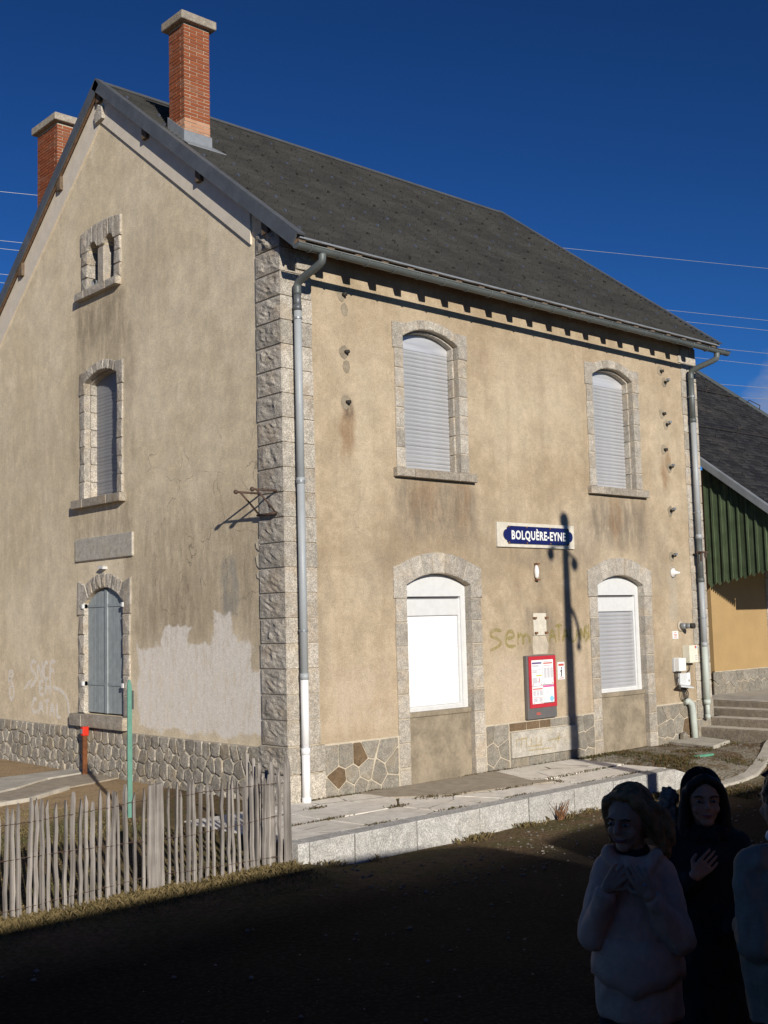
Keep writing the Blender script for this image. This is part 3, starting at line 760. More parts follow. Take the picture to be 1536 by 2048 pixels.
# ---- lower front windows (former doors)
for i, (cu, w, zs, z0, r) in enumerate(FL):
    surround(FRONT, cu, w, .0, z0, r, .215, .19, .265, 2.64, 7, .285, 'granite_dressed', zbot=-.1)
    wn_ = bpy.data.objects.new('window', None); COL.objects.link(wn_); wn_.parent = H
    d = -.10
    m = MB(); m.box((cu-w, -.15, -.3), (cu+w, .78, -.055), FRONT); m.box((cu-w, .78, -.3), (cu+w, .845, -.035), FRONT)
    bevel(m.build('cement_infill', 'cement_infill', H), .012)
    fw = .085; zt = 2.28
    Rr, zc, a0 = arch(cu, w, z0, r)
    m = MB(); N = 12
    us = [cu-w+2*w*k/N for k in range(N+1)]
    top = [(u, zc+math.sqrt(Rr*Rr-(u-cu)**2)-.006) for u in us]
    m.prism([(cu-w, zt), (cu+w, zt)]+top[::-1], d-.05, d, FRONT)
    m.box((cu-w, .845, d-.05), (cu-w+fw, zt, d), FRONT); m.box((cu+w-fw, .845, d-.05), (cu+w, zt, d), FRONT); m.box((cu-w+fw, .845, d-.05), (cu+w-fw, .885, d-.005), FRONT)
    m.build('frame', 'white_paint', wn_)
    m = MB(); m.box((cu-w+fw, zt-.035, d-.06), (cu+w-fw, zt, d-.045), FRONT); m.build('frame_groove', 'case_grey', wn_)
    m = MB(); m.box((cu-w+fw, .885, d-.075), (cu-w+fw+.035, zt-.03, d-.018), FRONT); m.box((cu+w-fw-.035, .885, d-.075), (cu+w-fw, zt-.03, d-.018), FRONT); m.box((cu-w+fw+.035, .885, d-.075), (cu+w-fw-.035, .905, d-.02), FRONT)
    m.build('guide_rail', 'white_paint', wn_)
    m = MB(); m.box((cu-w+fw+.0355, 2.035, d-.08), (cu+w-fw-.0355, zt-.034, d-.012), FRONT); bevel(m.build('blind_box', 'white_paint', wn_), .008)
    blind(FRONT, cu, w-fw-.037, .92, 2.03, d-.045, 'blind_white' if i == 0 else 'blind_grey', wn_, .05 if i == 0 else .058, .3 if i == 0 else 1.)
# ---- gable windows
cu, w, zs, z0, r = GU
surround(GABLE, cu, w-.03, zs, z0, r, .165, .14, .135, 5.70, 7, .24, 'granite_rock', rebate=.03, rock=.006)
for a, b in ((cu-.69, cu+.36), (cu+.365, cu+.755)): pass
for a, b in ((cu-.68, cu-.30), (cu-.295, cu+.40), (cu+.405, cu+.75)):
    stone(rect(a, b, zs-.125, zs-.005), GABLE, -.34, .10, 'granite_sill', .01, .004, .006, 'sill')
wn_ = bpy.data.objects.new('window', None); COL.objects.link(wn_); wn_.parent = H
blind(GABLE, cu, w-.06, zs+.02, z0-.14, -.165, 'blind_shaded', wn_, .052, .35)
m = MB(); m.box((cu-w+.03, z0-.12, -.23), (cu+w-.03, z0+r+.02, -.161), GABLE); m.build('blind_box', 'blind_shaded', wn_)
m = MB(); m.box((cu-w, zs-.005, -.335), (cu+w, z0+r, -.305), GABLE); m.build('pane_backing', 'dark_void', wn_)

cu, w, zs, z0, r = GL
surround(GABLE, cu, w, zs, z0, r, .20, .165, .20, 2.66, 9, .27, 'granite_rock', rock=.011)
for a, b in ((cu-.675, cu+.50), (cu+.505, cu+.865)):
    stone(rect(a, b, zs-.175, zs-.005), GABLE, -.3, .10, 'granite_sill', .012, .005, .006, 'sill')
Rr, zc, a0 = arch(cu, w, z0, r)
for s in (-1, 1):
    leaf = bpy.data.objects.new('shutter', None); COL.objects.link(leaf); leaf.parent = H
    nb = 5; bw = (w-.012)/nb
    for k in range(nb):
        u0 = cu+s*(.006+k*bw); u1 = cu+s*(.006+(k+1)*bw-.003); ua, ub = sorted((u0, u1))
        ta = zc+math.sqrt(Rr*Rr-(ua-cu)**2)-.012; tb = zc+math.sqrt(Rr*Rr-(ub-cu)**2)-.012
        m = MB(); m.prism([(ua, zs+.02), (ub, zs+.02), (ub, tb), (ua, ta)], -.075, -.04, GABLE, bev=.004); m.build('board', 'shutter_paint', leaf)
    for zz in (zs+.42, z0-.04):
        ua, ub = sorted((cu+s*.03, cu+s*(w+.05))); m = MB(); m.box((ua, zz-.018, -.0395), (ub, zz+.018, -.030), GABLE); m.build('strap_hinge', 'shutter_paint', leaf)
        m = MB(); m.box((cu+s*(w+.02)-.02, zz-.03, -.03), (cu+s*(w+.02)+.02, zz+.03, .05), GABLE); m.build('hinge_pin', 'white_paint', leaf)
m = MB(); m.box((cu-.035, zs+.02, -.039), (cu+.035, z0+r-.03, -.022), GABLE); m.build('cover_strip', 'shutter_paint', H)
m = MB(); m.box((cu-w, zs, -.335), (cu+w, z0+r, -.10), GABLE); m.build('pane_backing', 'dark_void', H)
# lintel plaque
m = MB(); m.box((3.36, 2.945, -.05), (4.99, 3.27, .03), GABLE); bevel(m.build('plaque', 'granite_plaque', H), .008)
m = MB(); m.prism([(4.1, 2.80), (4.24, 2.82), (4.22, 2.845), (4.09, 2.835)], 0, .07, GABLE); m.build('wall_lamp_stub', 'white_paint', H)
# attic twin window
m = MB(); m.box((3.68, 6.78, -.3), (4.90, 6.895, .085), GABLE)
for a, b in ((3.675, 3.98), (3.985, 4.62), (4.625, 4.905)):
    stone(rect(a, b, 6.78, 6.895), GABLE, -.34, .09, 'granite_rock', .01, .004, .01, 'sill')
for a, b in ((3.665, 3.835), (4.625, 4.80)):
    for k in range(3): stone(rect(a+random.uniform(-.01, .01), b, 6.90+k*.195+.004, 6.90+(k+1)*.195-.004), GABLE, -.3, .03, 'granite_rock', .012, .006, .012, 'jamb_stone')
stone(rect(4.145, 4.315, 6.905, 7.48), GABLE, -.3, .02, 'granite_dressed', .03, .002, .0, 'mullion')
top = lambda u: 7.84-.16*((u-4.235)**2)
def intr(u):
    for cu, w, zs, z0, r in GA:
        if abs(u-cu) <= w+1e-6:
            Rr, zc, _ = arch(cu, w, z0, r); return zc+math.sqrt(max(0, Rr*Rr-(u-cu)**2))
    return 7.483
cutu = [3.64, 3.835, 3.99, 4.145, 4.315, 4.47, 4.625, 4.82]
for a, b in zip(cutu[:-1], cutu[1:]):
    us = [a+.004+(b-a-.008)*k/5 for k in range(6)]
    lo_ = [(u, intr(u) if 3.835 <= a < 4.6 else 7.485) for u in us]
    stone(lo_+[(u, top(u)-.004) for u in reversed(us)], GABLE, -.3, .035, 'granite_rock', .010, .003, .004, 'voussoir')
m = MB(); m.box((3.8, 6.9, -.335), (4.66, 7.6, -.31), GABLE); m.build('pane_backing', 'dark_void', H)
m = MB(); m.tube([(-.04, 4.40, 6.965), (.14, 4.44, 6.95)], .05, 12, False); m.build('vent_pipe', 'zinc', H, True)

# ---- plinth of polygonal stones
def voronoi_cells(u0, u1, v0, v1, size, rs, holes=(), jt=.0075, rd_=.06):
    rnd = random.Random(rs); pts = []
    ny = max(1, round((v1-v0)/size)); nxx = max(1, round((u1-u0)/size))
    for j in range(ny):
        for i in range(nxx):
            pts.append((u0+(i+.5+(.25 if j % 2 else -.25)+rnd.uniform(-.24, .24))*(u1-u0)/nxx, v0+(j+.5+rnd.uniform(-.26, .26))*(v1-v0)/ny))
    pts = [p for p in pts if not any(a < p[0] < b and c < p[1] < d for a, b, c, d in holes)]
    cells = []
    for i, p in enumerate(pts):
        poly = [(u0, v0), (u1, v0), (u1, v1), (u0, v1)]
        for j, q in enumerate(pts):
            if i == j or abs(q[0]-p[0]) > 5*size: continue
            mx, my = (p[0]+q[0])/2, (p[1]+q[1])/2; nx_, ny_ = q[0]-p[0], q[1]-p[1]; out = []
            for k in range(len(poly)):
                A, B = poly[k], poly[(k+1) % len(poly)]
                da = (A[0]-mx)*nx_+(A[1]-my)*ny_; db = (B[0]-mx)*nx_+(B[1]-my)*ny_
                if da <= 0: out.append(A)
                if da*db < 0: t = da/(da-db); out.append((A[0]+(B[0]-A[0])*t, A[1]+(B[1]-A[1])*t))
            poly = out
            if not poly: break
        if len(poly) < 3: continue
        cx = sum(a for a, _ in poly)/len(poly); cy = sum(b for _, b in poly)/len(poly)
        # merge short edges, shrink for the joint, round the corners
        pp = [poly[k] for k in range(len(poly)) if math.dist(poly[k], poly[k-1]) > .03]
        if len(pp) < 3: continue
        sh = []
        for a, b in pp:
            l = math.hypot(a-cx, b-cy); q = max(.3, 1-jt/l*1.25); sh.append((cx+(a-cx)*q, cy+(b-cy)*q))
        rd = []
        for k in range(len(sh)):
            A, B = sh[k], sh[(k+1) % len(sh)]; c_ = 1-rd_; rd += [(A[0]*c_+B[0]*rd_, A[1]*c_+B[1]*rd_), (A[0]*rd_+B[0]*c_, A[1]*rd_+B[1]*c_)]
        cells.append(rd)
    return cells
m = MB(); m.box((WG+.01, -.25, -.1), (WID, PL, .012), GABLE); m.build('plinth_mortar', 'mortar', H)
for c in voronoi_cells(WG+.03, WID, -.14, PL, .195, 3, (), .009, .10): stone(c, GABLE, 0, .034+random.uniform(-.006, .008), 'plinth_gable', .009, .005, .003, 'plinth_stone')
fr = random.Random(5)
for a, b, hs_ in ((WF+.07, 1.66, ()), (3.225, 5.495, ((3.62, 5.12, .04, .50),)), (7.05, 8.13, ())):
    m = MB(); m.box((a-.03, -.25, -.1), (b+.03, PL+.015, .010), FRONT); m.build('plinth_mortar', 'mortar', H)
    if not hs_:
        for c in voronoi_cells(a, b, -.12, PL, .215, int(a*10)): stone(c, FRONT, 0, .022+fr.uniform(-.003, .004), 'plinth_rust' if fr.random() < .13 else 'plinth_front', .006, .002, 0, 'plinth_stone')
    else:
        for c in voronoi_cells(a, 3.665, -.12, PL, .23, 31): stone(c, FRONT, 0, .022, 'plinth_front', .006, .002, 0, 'plinth_stone')
        for c in voronoi_cells(5.085, b, -.12, PL, .23, 12): stone(c, FRONT, 0, .022, 'plinth_front', .006, .002, 0, 'plinth_stone')
        for v0, v1 in ((-.1, .115), (.47, PL)):
            u = 3.675
            while u < 5.05:
                u2 = min(u+fr.uniform(.22, .36), 5.08)
                if 5.08-u2 < .1: u2 = 5.08
                stone(rect(u+.006, u2-.006, v0+.006, v1-.004), FRONT, 0, .021, 'plinth_rust' if fr.random() < .4 else 'plinth_front', .006, .002, 0, 'plinth_stone'); u = u2
        m = MB(); m.box((3.68, .122, -.02), (5.075, .462, .05), FRONT); bevel(m.build('plaque', 'granite_plaque', H), .008)

# ---- verge band on the gable, purlins, apex stone
def band(sgn):
    m = MB(); y0 = .55 if sgn < 0 else WID-.1
    a = [(y0, roof_z(y0)-.60), (YR, ZR-.60), (YR, ZR-.09), (y0-.0, roof_z(y0)-.09)]
    m.prism(a, 0, .022, GABLE); m.build('verge_band', 'band_plaster', H)
band(-1); band(1)
stone([(YR-.12, 9.33), (YR+.1, 9.3), (YR+.14, 9.45), (YR+.02, 9.58), (YR-.1, 9.52)], GABLE, 0, .06, 'granite_rock', .01, .01, .01, 'apex_stone')
for y in (.20, 1.60, 2.92, YR, 5.45, 6.78, 8.1):
    z = roof_z(y)-.115; s = 0 if y == YR else (1 if y < YR else -1)
    m = MB(); m.prism([(y-.06, z-.20), (y+.06, z-.20), (y+.06, z-.0+.06*SL*s*.9), (y-.06, z-.0-.06*SL*s*.9)], 0, OX-.025, GABLE); bevel(m.build('purlin', 'timber', H), .006)

# ---- roof: boarding, shingle courses, snow hooks, ridge, verges, rafters
roof = bpy.data.objects.new('roof', None); COL.objects.link(roof); roof.parent = H
nrm = Vector((0, -SL, 1)).normalized()
SLEN = math.hypot(YR-YE, ZR-ZE)
def rp_(s, x, up=0., side=-1):           # point on the roof: s = distance down from the ridge
    y = YR+side*(YR-YE)/SLEN*s; z = ZR-(ZR-ZE)/SLEN*s
    return (x, y+side*(-nrm.y)*up, z+nrm.z*up)
for side in (-1, 1):
    m = MB(); x0, x1 = -OX, L+.09
    def quad(s0, s1, u0, u1, mb, xa, xb):
        a, b = rp_(s0, xa, u0, side), rp_(s0, xb, u0, side); c, d = rp_(s1, xb, u0, side), rp_(s1, xa, u0, side)
        e, f = rp_(s0, xa, u1, side), rp_(s0, xb, u1, side); g, h = rp_(s1, xb, u1, side), rp_(s1, xa, u1, side)
        k = len(mb.v); mb.v += [a, b, c, d, e, f, g, h]; mb.f += [tuple(k+i for i in q) for q in ((0,1,2,3),(4,7,6,5),(0,4,5,1),(1,5,6,2),(2,6,7,3),(3,7,4,0))]
    quad(0, SLEN-.02, -.055, -.018, m, x0+.01, x1-.01); m.build('boarding', 'timber_red', roof)
    m = MB(); pitch = .122; nc = int(SLEN/pitch); rr = random.Random(11+side)
    for k in range(nc+1):
        s1 = SLEN-k*pitch; s0 = max(0, s1-pitch-.012)
        if s1 < .03: continue
        x = x0-(rr.random()*.2)
        while x < x1:
            xn = x+.215+rr.uniform(-.004, .004); a, b = max(x+.002, x0), min(xn-.002, x1)
            if b-a > .01:
                j = rr.uniform(-.002, .002); lift = rr.uniform(0, .002)
                A, B = rp_(s0, a, -.016, side), rp_(s0, b, -.016, side); Cc, D = rp_(s1+j, b, .020+lift, side), rp_(s1+j, a, .020+lift, side)
                E_, F_ = rp_(s1+j, b, -.012, side), rp_(s1+j, a, -.012, side)
                q = len(m.v); m.v += [A, B, Cc, D, E_, F_]; m.f += [(q, q+1, q+2, q+3), (q+3, q+2, q+4, q+5)]
            x = xn
    stuff(m.build('shingles', 'roof_shingle', roof))
    if side == -1:
        m = MB(); m2 = MB()
        for r_ in range(9):
            s = SLEN-.28-r_*.62
            for c in range(21):
                x = .12+c*.425+(.21 if r_ % 2 else 0)+rr.uniform(-.03, .03)
                if x > L or s < .2: continue
                mb = m if rr.random() < .42 else m2; ss = s+rr.uniform(-.03, .03)
                quad(ss-.022, ss+.022, .0, .03, mb, x-.012, x+.012)
        stuff(m.build('snow_hooks', 'hook_metal', roof)); stuff(m2.build('snow_hooks', 'iron_dark', roof))
    for xa, xb in ((-OX-.012, -OX+.10), (L+.0, L+.105)):
        m = MB(); quad(-.02, SLEN+.03, .012, .034, m, xa, xb); m.build('verge_flashing', 'zinc_dark', roof)
    xa, xb = -OX-.014, -OX+.006
    m = MB(); quad(-.02, SLEN+.02, -.135, .012, m, xa, xb); m.build('verge_fascia', 'zinc_dark', roof)
    m = MB(); quad(0, SLEN, -.125, -.057, m, -OX+.008, -OX+.05); m.build('barge_board', 'timber_red', roof)
    m = MB(); quad(0, SLEN, -.125, -.057, m, L+.045, L+.085); m.build('barge_board', 'timber_red', roof)
m = MB(); m.prism([(YR-.11, ZR-.07), (YR, ZR+.03), (YR+.11, ZR-.07), (YR, ZR-.0)], -OX-.01, L+.09, lambda p: (p[2], p[0], p[1])); m.build('ridge_cap', 'zinc_dark', roof)
m = MB()
for y in (YE,): m.box((-OX+.05, YE-.006, ZE-.034), (L+.085, YE+.03, ZE-.014))
m.build('eave_drip', 'zinc', roof)
for k in range(21):
    x = -.0+k*.4262
    m = MB(); y0, y1 = YE+.015, .2
    m.prism([(y0, roof_z(y0)-.135), (y0+.04, roof_z(y0)-.155), (y1, roof_z(y1)-.165), (y1, roof_z(y1)-.06), (y0, roof_z(y0)-.06)], x-.052, x+.052, lambda p: (p[2], p[0], p[1]))
    bevel(m.build('rafter', 'timber', H), .005)
m = MB(); m.box((.34, 0.01, roof_z(0)-.19), (L-.3, .3, roof_z(0)-.02)); m.build('wall_plate', 'timber', H)
# gutter
GY, GZ, GR = -.530, 6.214, .060
gut = bpy.data.objects.new('gutter', None); COL.objects.link(gut); gut.parent = H
m = MB(); n = 10; xa, xb = -.18, L+.16
for d in (0, .006):
    k = len(m.v)
    for x in (xa, xb):
        for i in range(n+1):
            t = math.pi*i/n; m.v.append((x, GY+(GR-d)*math.cos(t), GZ-(GR-d)*math.sin(t)))
    for i in range(n): m.f.append((k+i, k+i+1, k+n+2+i, k+n+1+i))
for x in (xa, xb): m.face([(x, GY+GR*math.cos(math.pi*i/n), GZ-GR*math.sin(math.pi*i/n)) for i in range(n+1)])
m.tube([(xa, GY-GR, GZ), (xb, GY-GR, GZ)], .009, 8)
m.build('trough', 'zinc_green', gut, True)
for k in range(21):
    x = .22+k*.4262-.21; m = MB()
    m.tube([(x, GY+(GR+.006)*math.cos(math.pi*i/10), GZ-(GR+.006)*math.sin(math.pi*i/10)) for i in range(11)], .008, 6); m.build('gutter_hook', 'zinc_green', gut, True)
# downpipes
def downpipe(xg, xw, mats, zlow, yb):
    o = bpy.data.objects.new('downpipe', None); COL.objects.link(o); o.parent = H
    yw = -.105; pts = [Vector((xg, GY, GZ-.05)), Vector((xg, GY, GZ-.15)), Vector((xw, yw, 5.93)), Vector((xw, yw, 5.78))]
    path = []
    for i in range(3):
        for t in (0, .2, .4, .6, .8): path.append(pts[i].lerp(pts[i+1], t))
    path.append(pts[3])
    sm = [path[0]]+[(path[i-1]+path[i]*2+path[i+1])/4 for i in range(1, len(path)-1)]+[path[-1]]
    sm = [sm[0]]+[(sm[i-1]+sm[i]*2+sm[i+1])/4 for i in range(1, len(sm)-1)]+[sm[-1]]
    m = MB(); m.tube(sm, .046, 14); m.build('elbow', mats[0], o, True)
    zs_ = mats[1:]
    z = 5.79
    for mat, z2, r in zs_:
        m = MB(); m.tube([(xw, yw, z), (xw, yw, z2)], r, 14); m.build('pipe', mat, o, True)
        m = MB(); m.tube([(xw, yw, z2+.04), (xw, yw, z2-.03)], r+.006, 14); m.build('pipe_collar', mat, o, True); z = z2
    for zz in (5.5, 3.6, 1.9):
        m = MB(); m.tube([(xw, yw, zz-.012), (xw, yw, zz+.012)], .053, 14); m.box((xw-.01, yw, zz-.01), (xw+.01, -.0, zz+.01)); m.build('pipe_clip', 'zinc', o)
downpipe(.20, .165, ('zinc_green', ('zinc_dark', 5.62, .043), ('pipe_grey', 3.6, .045), ('pipe_grey', 1.38, .045), ('pvc_white', .55, .046), ('pvc_white', .01, .047)), 0, 0)
downpipe(8.42, 8.30, ('zinc_green', ('zinc_green', 5.1, .045), ('pipe_grey', 3.2, .045), ('zinc_green', 2.5, .046), ('pipe_grey', 1.47, .045), ('pipe_pale_green', .56, .05), ('pipe_pale_green', .33, .036)), 0, 0)
m = MB(); m.box((8.20, -.19, 2.94), (8.42, -.10, 2.965)); m.box((8.20, -.19, 2.80), (8.225, -.17, 2.95)); m.box((8.32, -.20, 2.86), (8.345, -.17, 2.95)); m.build('pipe_bracket', 'iron', H)

# ---- chimneys built brick by brick
def chimney(x0, x1, y0, y1, z0, z1, pale_to, label=None):
    ch = bpy.data.objects.new('chimney', None); COL.objects.link(ch); ch.parent = H
    m = MB(); m.box((x0+.006, y0+.006, z0-.3), (x1-.006, y1-.006, z1)); m.build('mortar_core', 'mortar_dark', ch)
    ph = .0485; n = int((z1-z0)/ph); th = .09
    cache = {}
    def brick(w, axis_):
        key = (round(w, 3), axis_)
        if key not in cache:
            m = MB(); d = (w/2, th/2, ph/2-.0045)
            if axis_: d = (d[1], d[0], d[2])
            m.box((-d[0], -d[1], -d[2]), d); cache[key] = {mt: m.mesh('brick', mt) for mt in ('brick', 'brick_pale')}
        return cache[key]
    for k in range(n):
        z = z0+(k+.5)*ph; mt = 'brick_pale' if z < pale_to else 'brick'
        for (axis_, a, b, fix, sg) in ((0, x0, x1, y0, 1), (0, x0, x1, y1, -1), (1, y0, y1, x0, 1), (1, y0, y1, x1, -1)):
            # stretcher bond; the faces take turns in owning the corner
            own = (k % 2 == 0) == (axis_ == 0)
            lo, hi = (a, b) if own else (a+th+.004, b-th-.004)
            span = hi-lo; nb = max(1, round(span/.208)); w = span/nb
            if not own or nb < 2 or k % 2 == 0: cutb = [lo+i*w for i in range(nb+1)]
            else: cutb = [lo+i*w for i in range(nb+1)]
            for p, q in zip(cutb[:-1], cutb[1:]):
                me = brick(q-p-.009, axis_)[mt]; o = link('brick', me, ch); c = (p+q)/2; f = fix+sg*th/2+random.uniform(-.0025, .0025)
                o.location = (c, f, z) if axis_ == 0 else (f, c, z)
    m = MB(); g = .075; m.box((x0-g, y0-g, z1+.002), (x1+g, y1+g, z1+.125)); bevel(m.build('cap', 'granite_sill', ch), .018, 3)
    return ch
def flash(x0, x1, y0, y1, up, side):
    m = MB(); t = .016
    zl = lambda y: roof_z(y)
    for (ya, yb, xa, xb) in ((y0-t, y0, x0-t, x1+t), (y1, y1+t, x0-t, x1+t), (y0, y1, x0-t, x0), (y0, y1, x1, x1+t)):
        k = len(m.v)
        m.v += [(xa, ya, zl(ya)-.02), (xb, ya, zl(ya)-.02), (xb, yb, zl(yb)-.02), (xa, yb, zl(yb)-.02), (xa, ya, zl(ya)+up), (xb, ya, zl(ya)+up), (xb, yb, zl(yb)+up), (xa, yb, zl(yb)+up)]
        m.f += [tuple(k+i for i in q) for q in ((0,3,2,1),(4,5,6,7),(0,1,5,4),(1,2,6,5),(2,3,7,6),(3,0,4,7))]
    f = y0 if side < 0 else y1
    a, b = (f-.14, f) if side < 0 else (f, f+.14)
    k = len(m.v); m.v += [(x0-.03, a, zl(a)+.022), (x1+.16, a, zl(a)+.022), (x1+.06, b, zl(b)+.022), (x0-.03, b, zl(b)+.022)]
    m.v += [(p[0], p[1], p[2]+.01) for p in m.v[k:k+4]]; m.f += [tuple(k+i for i in q) for q in ((0,3,2,1),(4,5,6,7),(0,1,5,4),(1,2,6,5),(2,3,7,6),(3,0,4,7))]
    m.build('chimney_flashing', 'zinc', roof)
chimney(.135, .545, 2.22, 2.60, 8.30, 10.07, 8.72); flash(.135, .545, 2.22, 2.60, .17, -1)
chimney(.19, .66, 6.02, 6.72, 7.85, 10.02, 7.5); flash(.19, .66, 6.02, 6.72, .28, 1)

# ---- iron wire brackets on the corner
for y in (.43, .11):
    br = bpy.data.objects.new('wire_bracket', None); COL.objects.link(br); br.parent = H
    m = MB(); m.tube([(-.02, y, 3.50), (-.35, y, 3.50)], .013, 8); m.build('rod', 'iron', br, True)
    m = MB(); m.ball((-.362, y, 3.50), .028); m.build('ball', 'iron', br, True)
    m = MB(); m.tube([(-.30, y, 3.495), (-.20, y-.01, 3.40), (-.04, y-.02, 3.235)], .012, 8); m.build('brace', 'iron', br, True)
m = MB(); m.tube([(-.06, .44, 3.24), (-.075, .08, 3.24)], .014, 8); m.build('cross_rod', 'iron', H, True)
# broken edge pieces next to the quoins, repair spots
for z, h in ((2.90, .07), (2.72, .10), (2.55, .05)):
    stone([(.47, z-h), (.53, z-h*.6), (.545, z+h*.5), (.50, z+h), (.465, z+h*.7)], GABLE, -.02, .012, 'mortar', .004, .004, 0, 'mortar_lump')

# ---- insulator stubs on the front
def stub(u, v, kind=0):
    o = bpy.data.objects.new('insulator_stub', None); COL.objects.link(o); o.parent = H
    n = 9; m = MB(); m.prism([(u-.02+(.075+random.uniform(-.015, .015))*math.cos(2*math.pi*k/n), v+(.085+random.uniform(-.015, .015))*math.sin(2*math.pi*k/n)) for k in range(n)], -.01, .006, FRONT, bev=.003); m.build('mortar_patch', 'cement_infill', o)
    if kind == 0:
        m = MB(); m.tube([(u, 0, v), (u+.012, -.055, v)], .024, 8); m.build('bolt', 'iron_dark', o, True)
    elif kind == 1:
        m = MB(); m.tube([(u-.03, 0, v), (u-.03, -.08, v), (u-.03, -.085, v+.05)], .013, 8); m.build('hook', 'iron_dark', o, True)
        m = MB(); m.box((u-.05, -.10, v+.015), (u+.0, -.06, v+.05)); m.build('clamp', 'zinc', o)
for u, v in ((.945, 5.94), (.965, 5.235), (.97, 4.62)): stub(u, v)
for u, v in ((.965, 5.76), (.975, 5.06)):
    n = 8; m = MB(); m.prism([(u+.06*math.cos(2*math.pi*k/n), v+(.085+random.uniform(-.01, .01))*math.sin(2*math.pi*k/n)) for k in range(n)], -.01, .005, FRONT, bev=.003); m.build('mortar_patch', 'cement_infill', H)
for u, v in ((7.59, 5.85), (7.60, 5.16), (7.595, 4.58)): stub(u, v)
for u, v in ((7.71, 5.68), (7.70, 4.99), (7.735, 4.30), (7.70, 3.60), (7.685, 2.88)): stub(u, v, 1)
m = MB(); m.tube([(7.66, 0, 2.62), (7.66, -.03, 2.62), (7.66, -.05, 2.62), (7.67, -.13, 2.615)], [.075, .075, .03, .012], 12); m.build('cable_gland', 'porcelain', H, True)
m = MB(); m.tube([(7.80, 0, 1.78), (7.80, -.02, 1.78)], .085, 12); m.build('mortar_patch', 'mortar', H, True)
m = MB(); m.tube([(7.80, -.01, 1.78), (7.81, -.11, 1.78)], .048, 12); m.tube([(7.81, -.11, 1.78), (7.825, -.19, 1.78)], .042, 12); m.build('tap_flange', 'zinc', H, True)
m = MB(); m.tube([(7.825, -.18, 1.78), (7.835, -.24, 1.78)], .044, 12); m.build('tap_cap', 'iron_dark', H, True)

# ------------------------------------------------------------------ things fixed to the front
# station sign
S = thing('station_sign', 'dark blue enamel station name sign with white capital letters on pale stone surround', 'sign', (0, 0, 0))
m = MB(); m.box((3.548, 2.935, -.02), (5.186, 3.272, .035), FRONT); bevel(m.build('surround', 'sign_surround', S), .008)
u0, u1, v0, v1 = 3.735, 5.055, 2.985, 3.225; vm = (v0+v1)/2
poly = [(u0, v0+.02), (u0+.02, v0+.02), (u0+.02, v0), (u1-.02, v0), (u1-.02, v0+.02), (u1, v0+.02), (u1, v0+.045)]
poly += [(u1+.075*math.cos(t), vm+.075*math.sin(t)) for t in [(-math.pi/2)+math.pi*k/10 for k in range(11)]]
poly += [(u1, v1-.045), (u1, v1-.02), (u1-.02, v1-.02), (u1-.02, v1), (u0+.02, v1), (u0+.02, v1-.02), (u0, v1-.02), (u0, v1-.045)]
poly += [(u0+.075*math.cos(t), vm+.075*math.sin(t)) for t in [(math.pi/2)+math.pi*k/10 for k in range(11)]]+[(u0, v0+.045)]
m = MB(); m.prism(poly, .036, .050, FRONT); m.build('enamel_plate', 'enamel_blue', S)
me = text_mesh('BOLQUÈRE-EYNE', .178, 1.155, 'enamel_white', FRONT, 3.815, 3.018, .0505, .0015, .034); link('lettering', me, S)
for u, v in ((u0+.03, v0+.012), (u0+.03, v1-.012), (u1-.03, v0+.012), (u1-.03, v1-.012), (4.13, v1-.012), (4.13, v0+.012), (4.63, v1-.012), (4.63, v0+.012)):
    m = MB(); m.tube([(u, -.049, v), (u, -.058, v)], .013, 8); m.build('screw', 'rust', S, True)
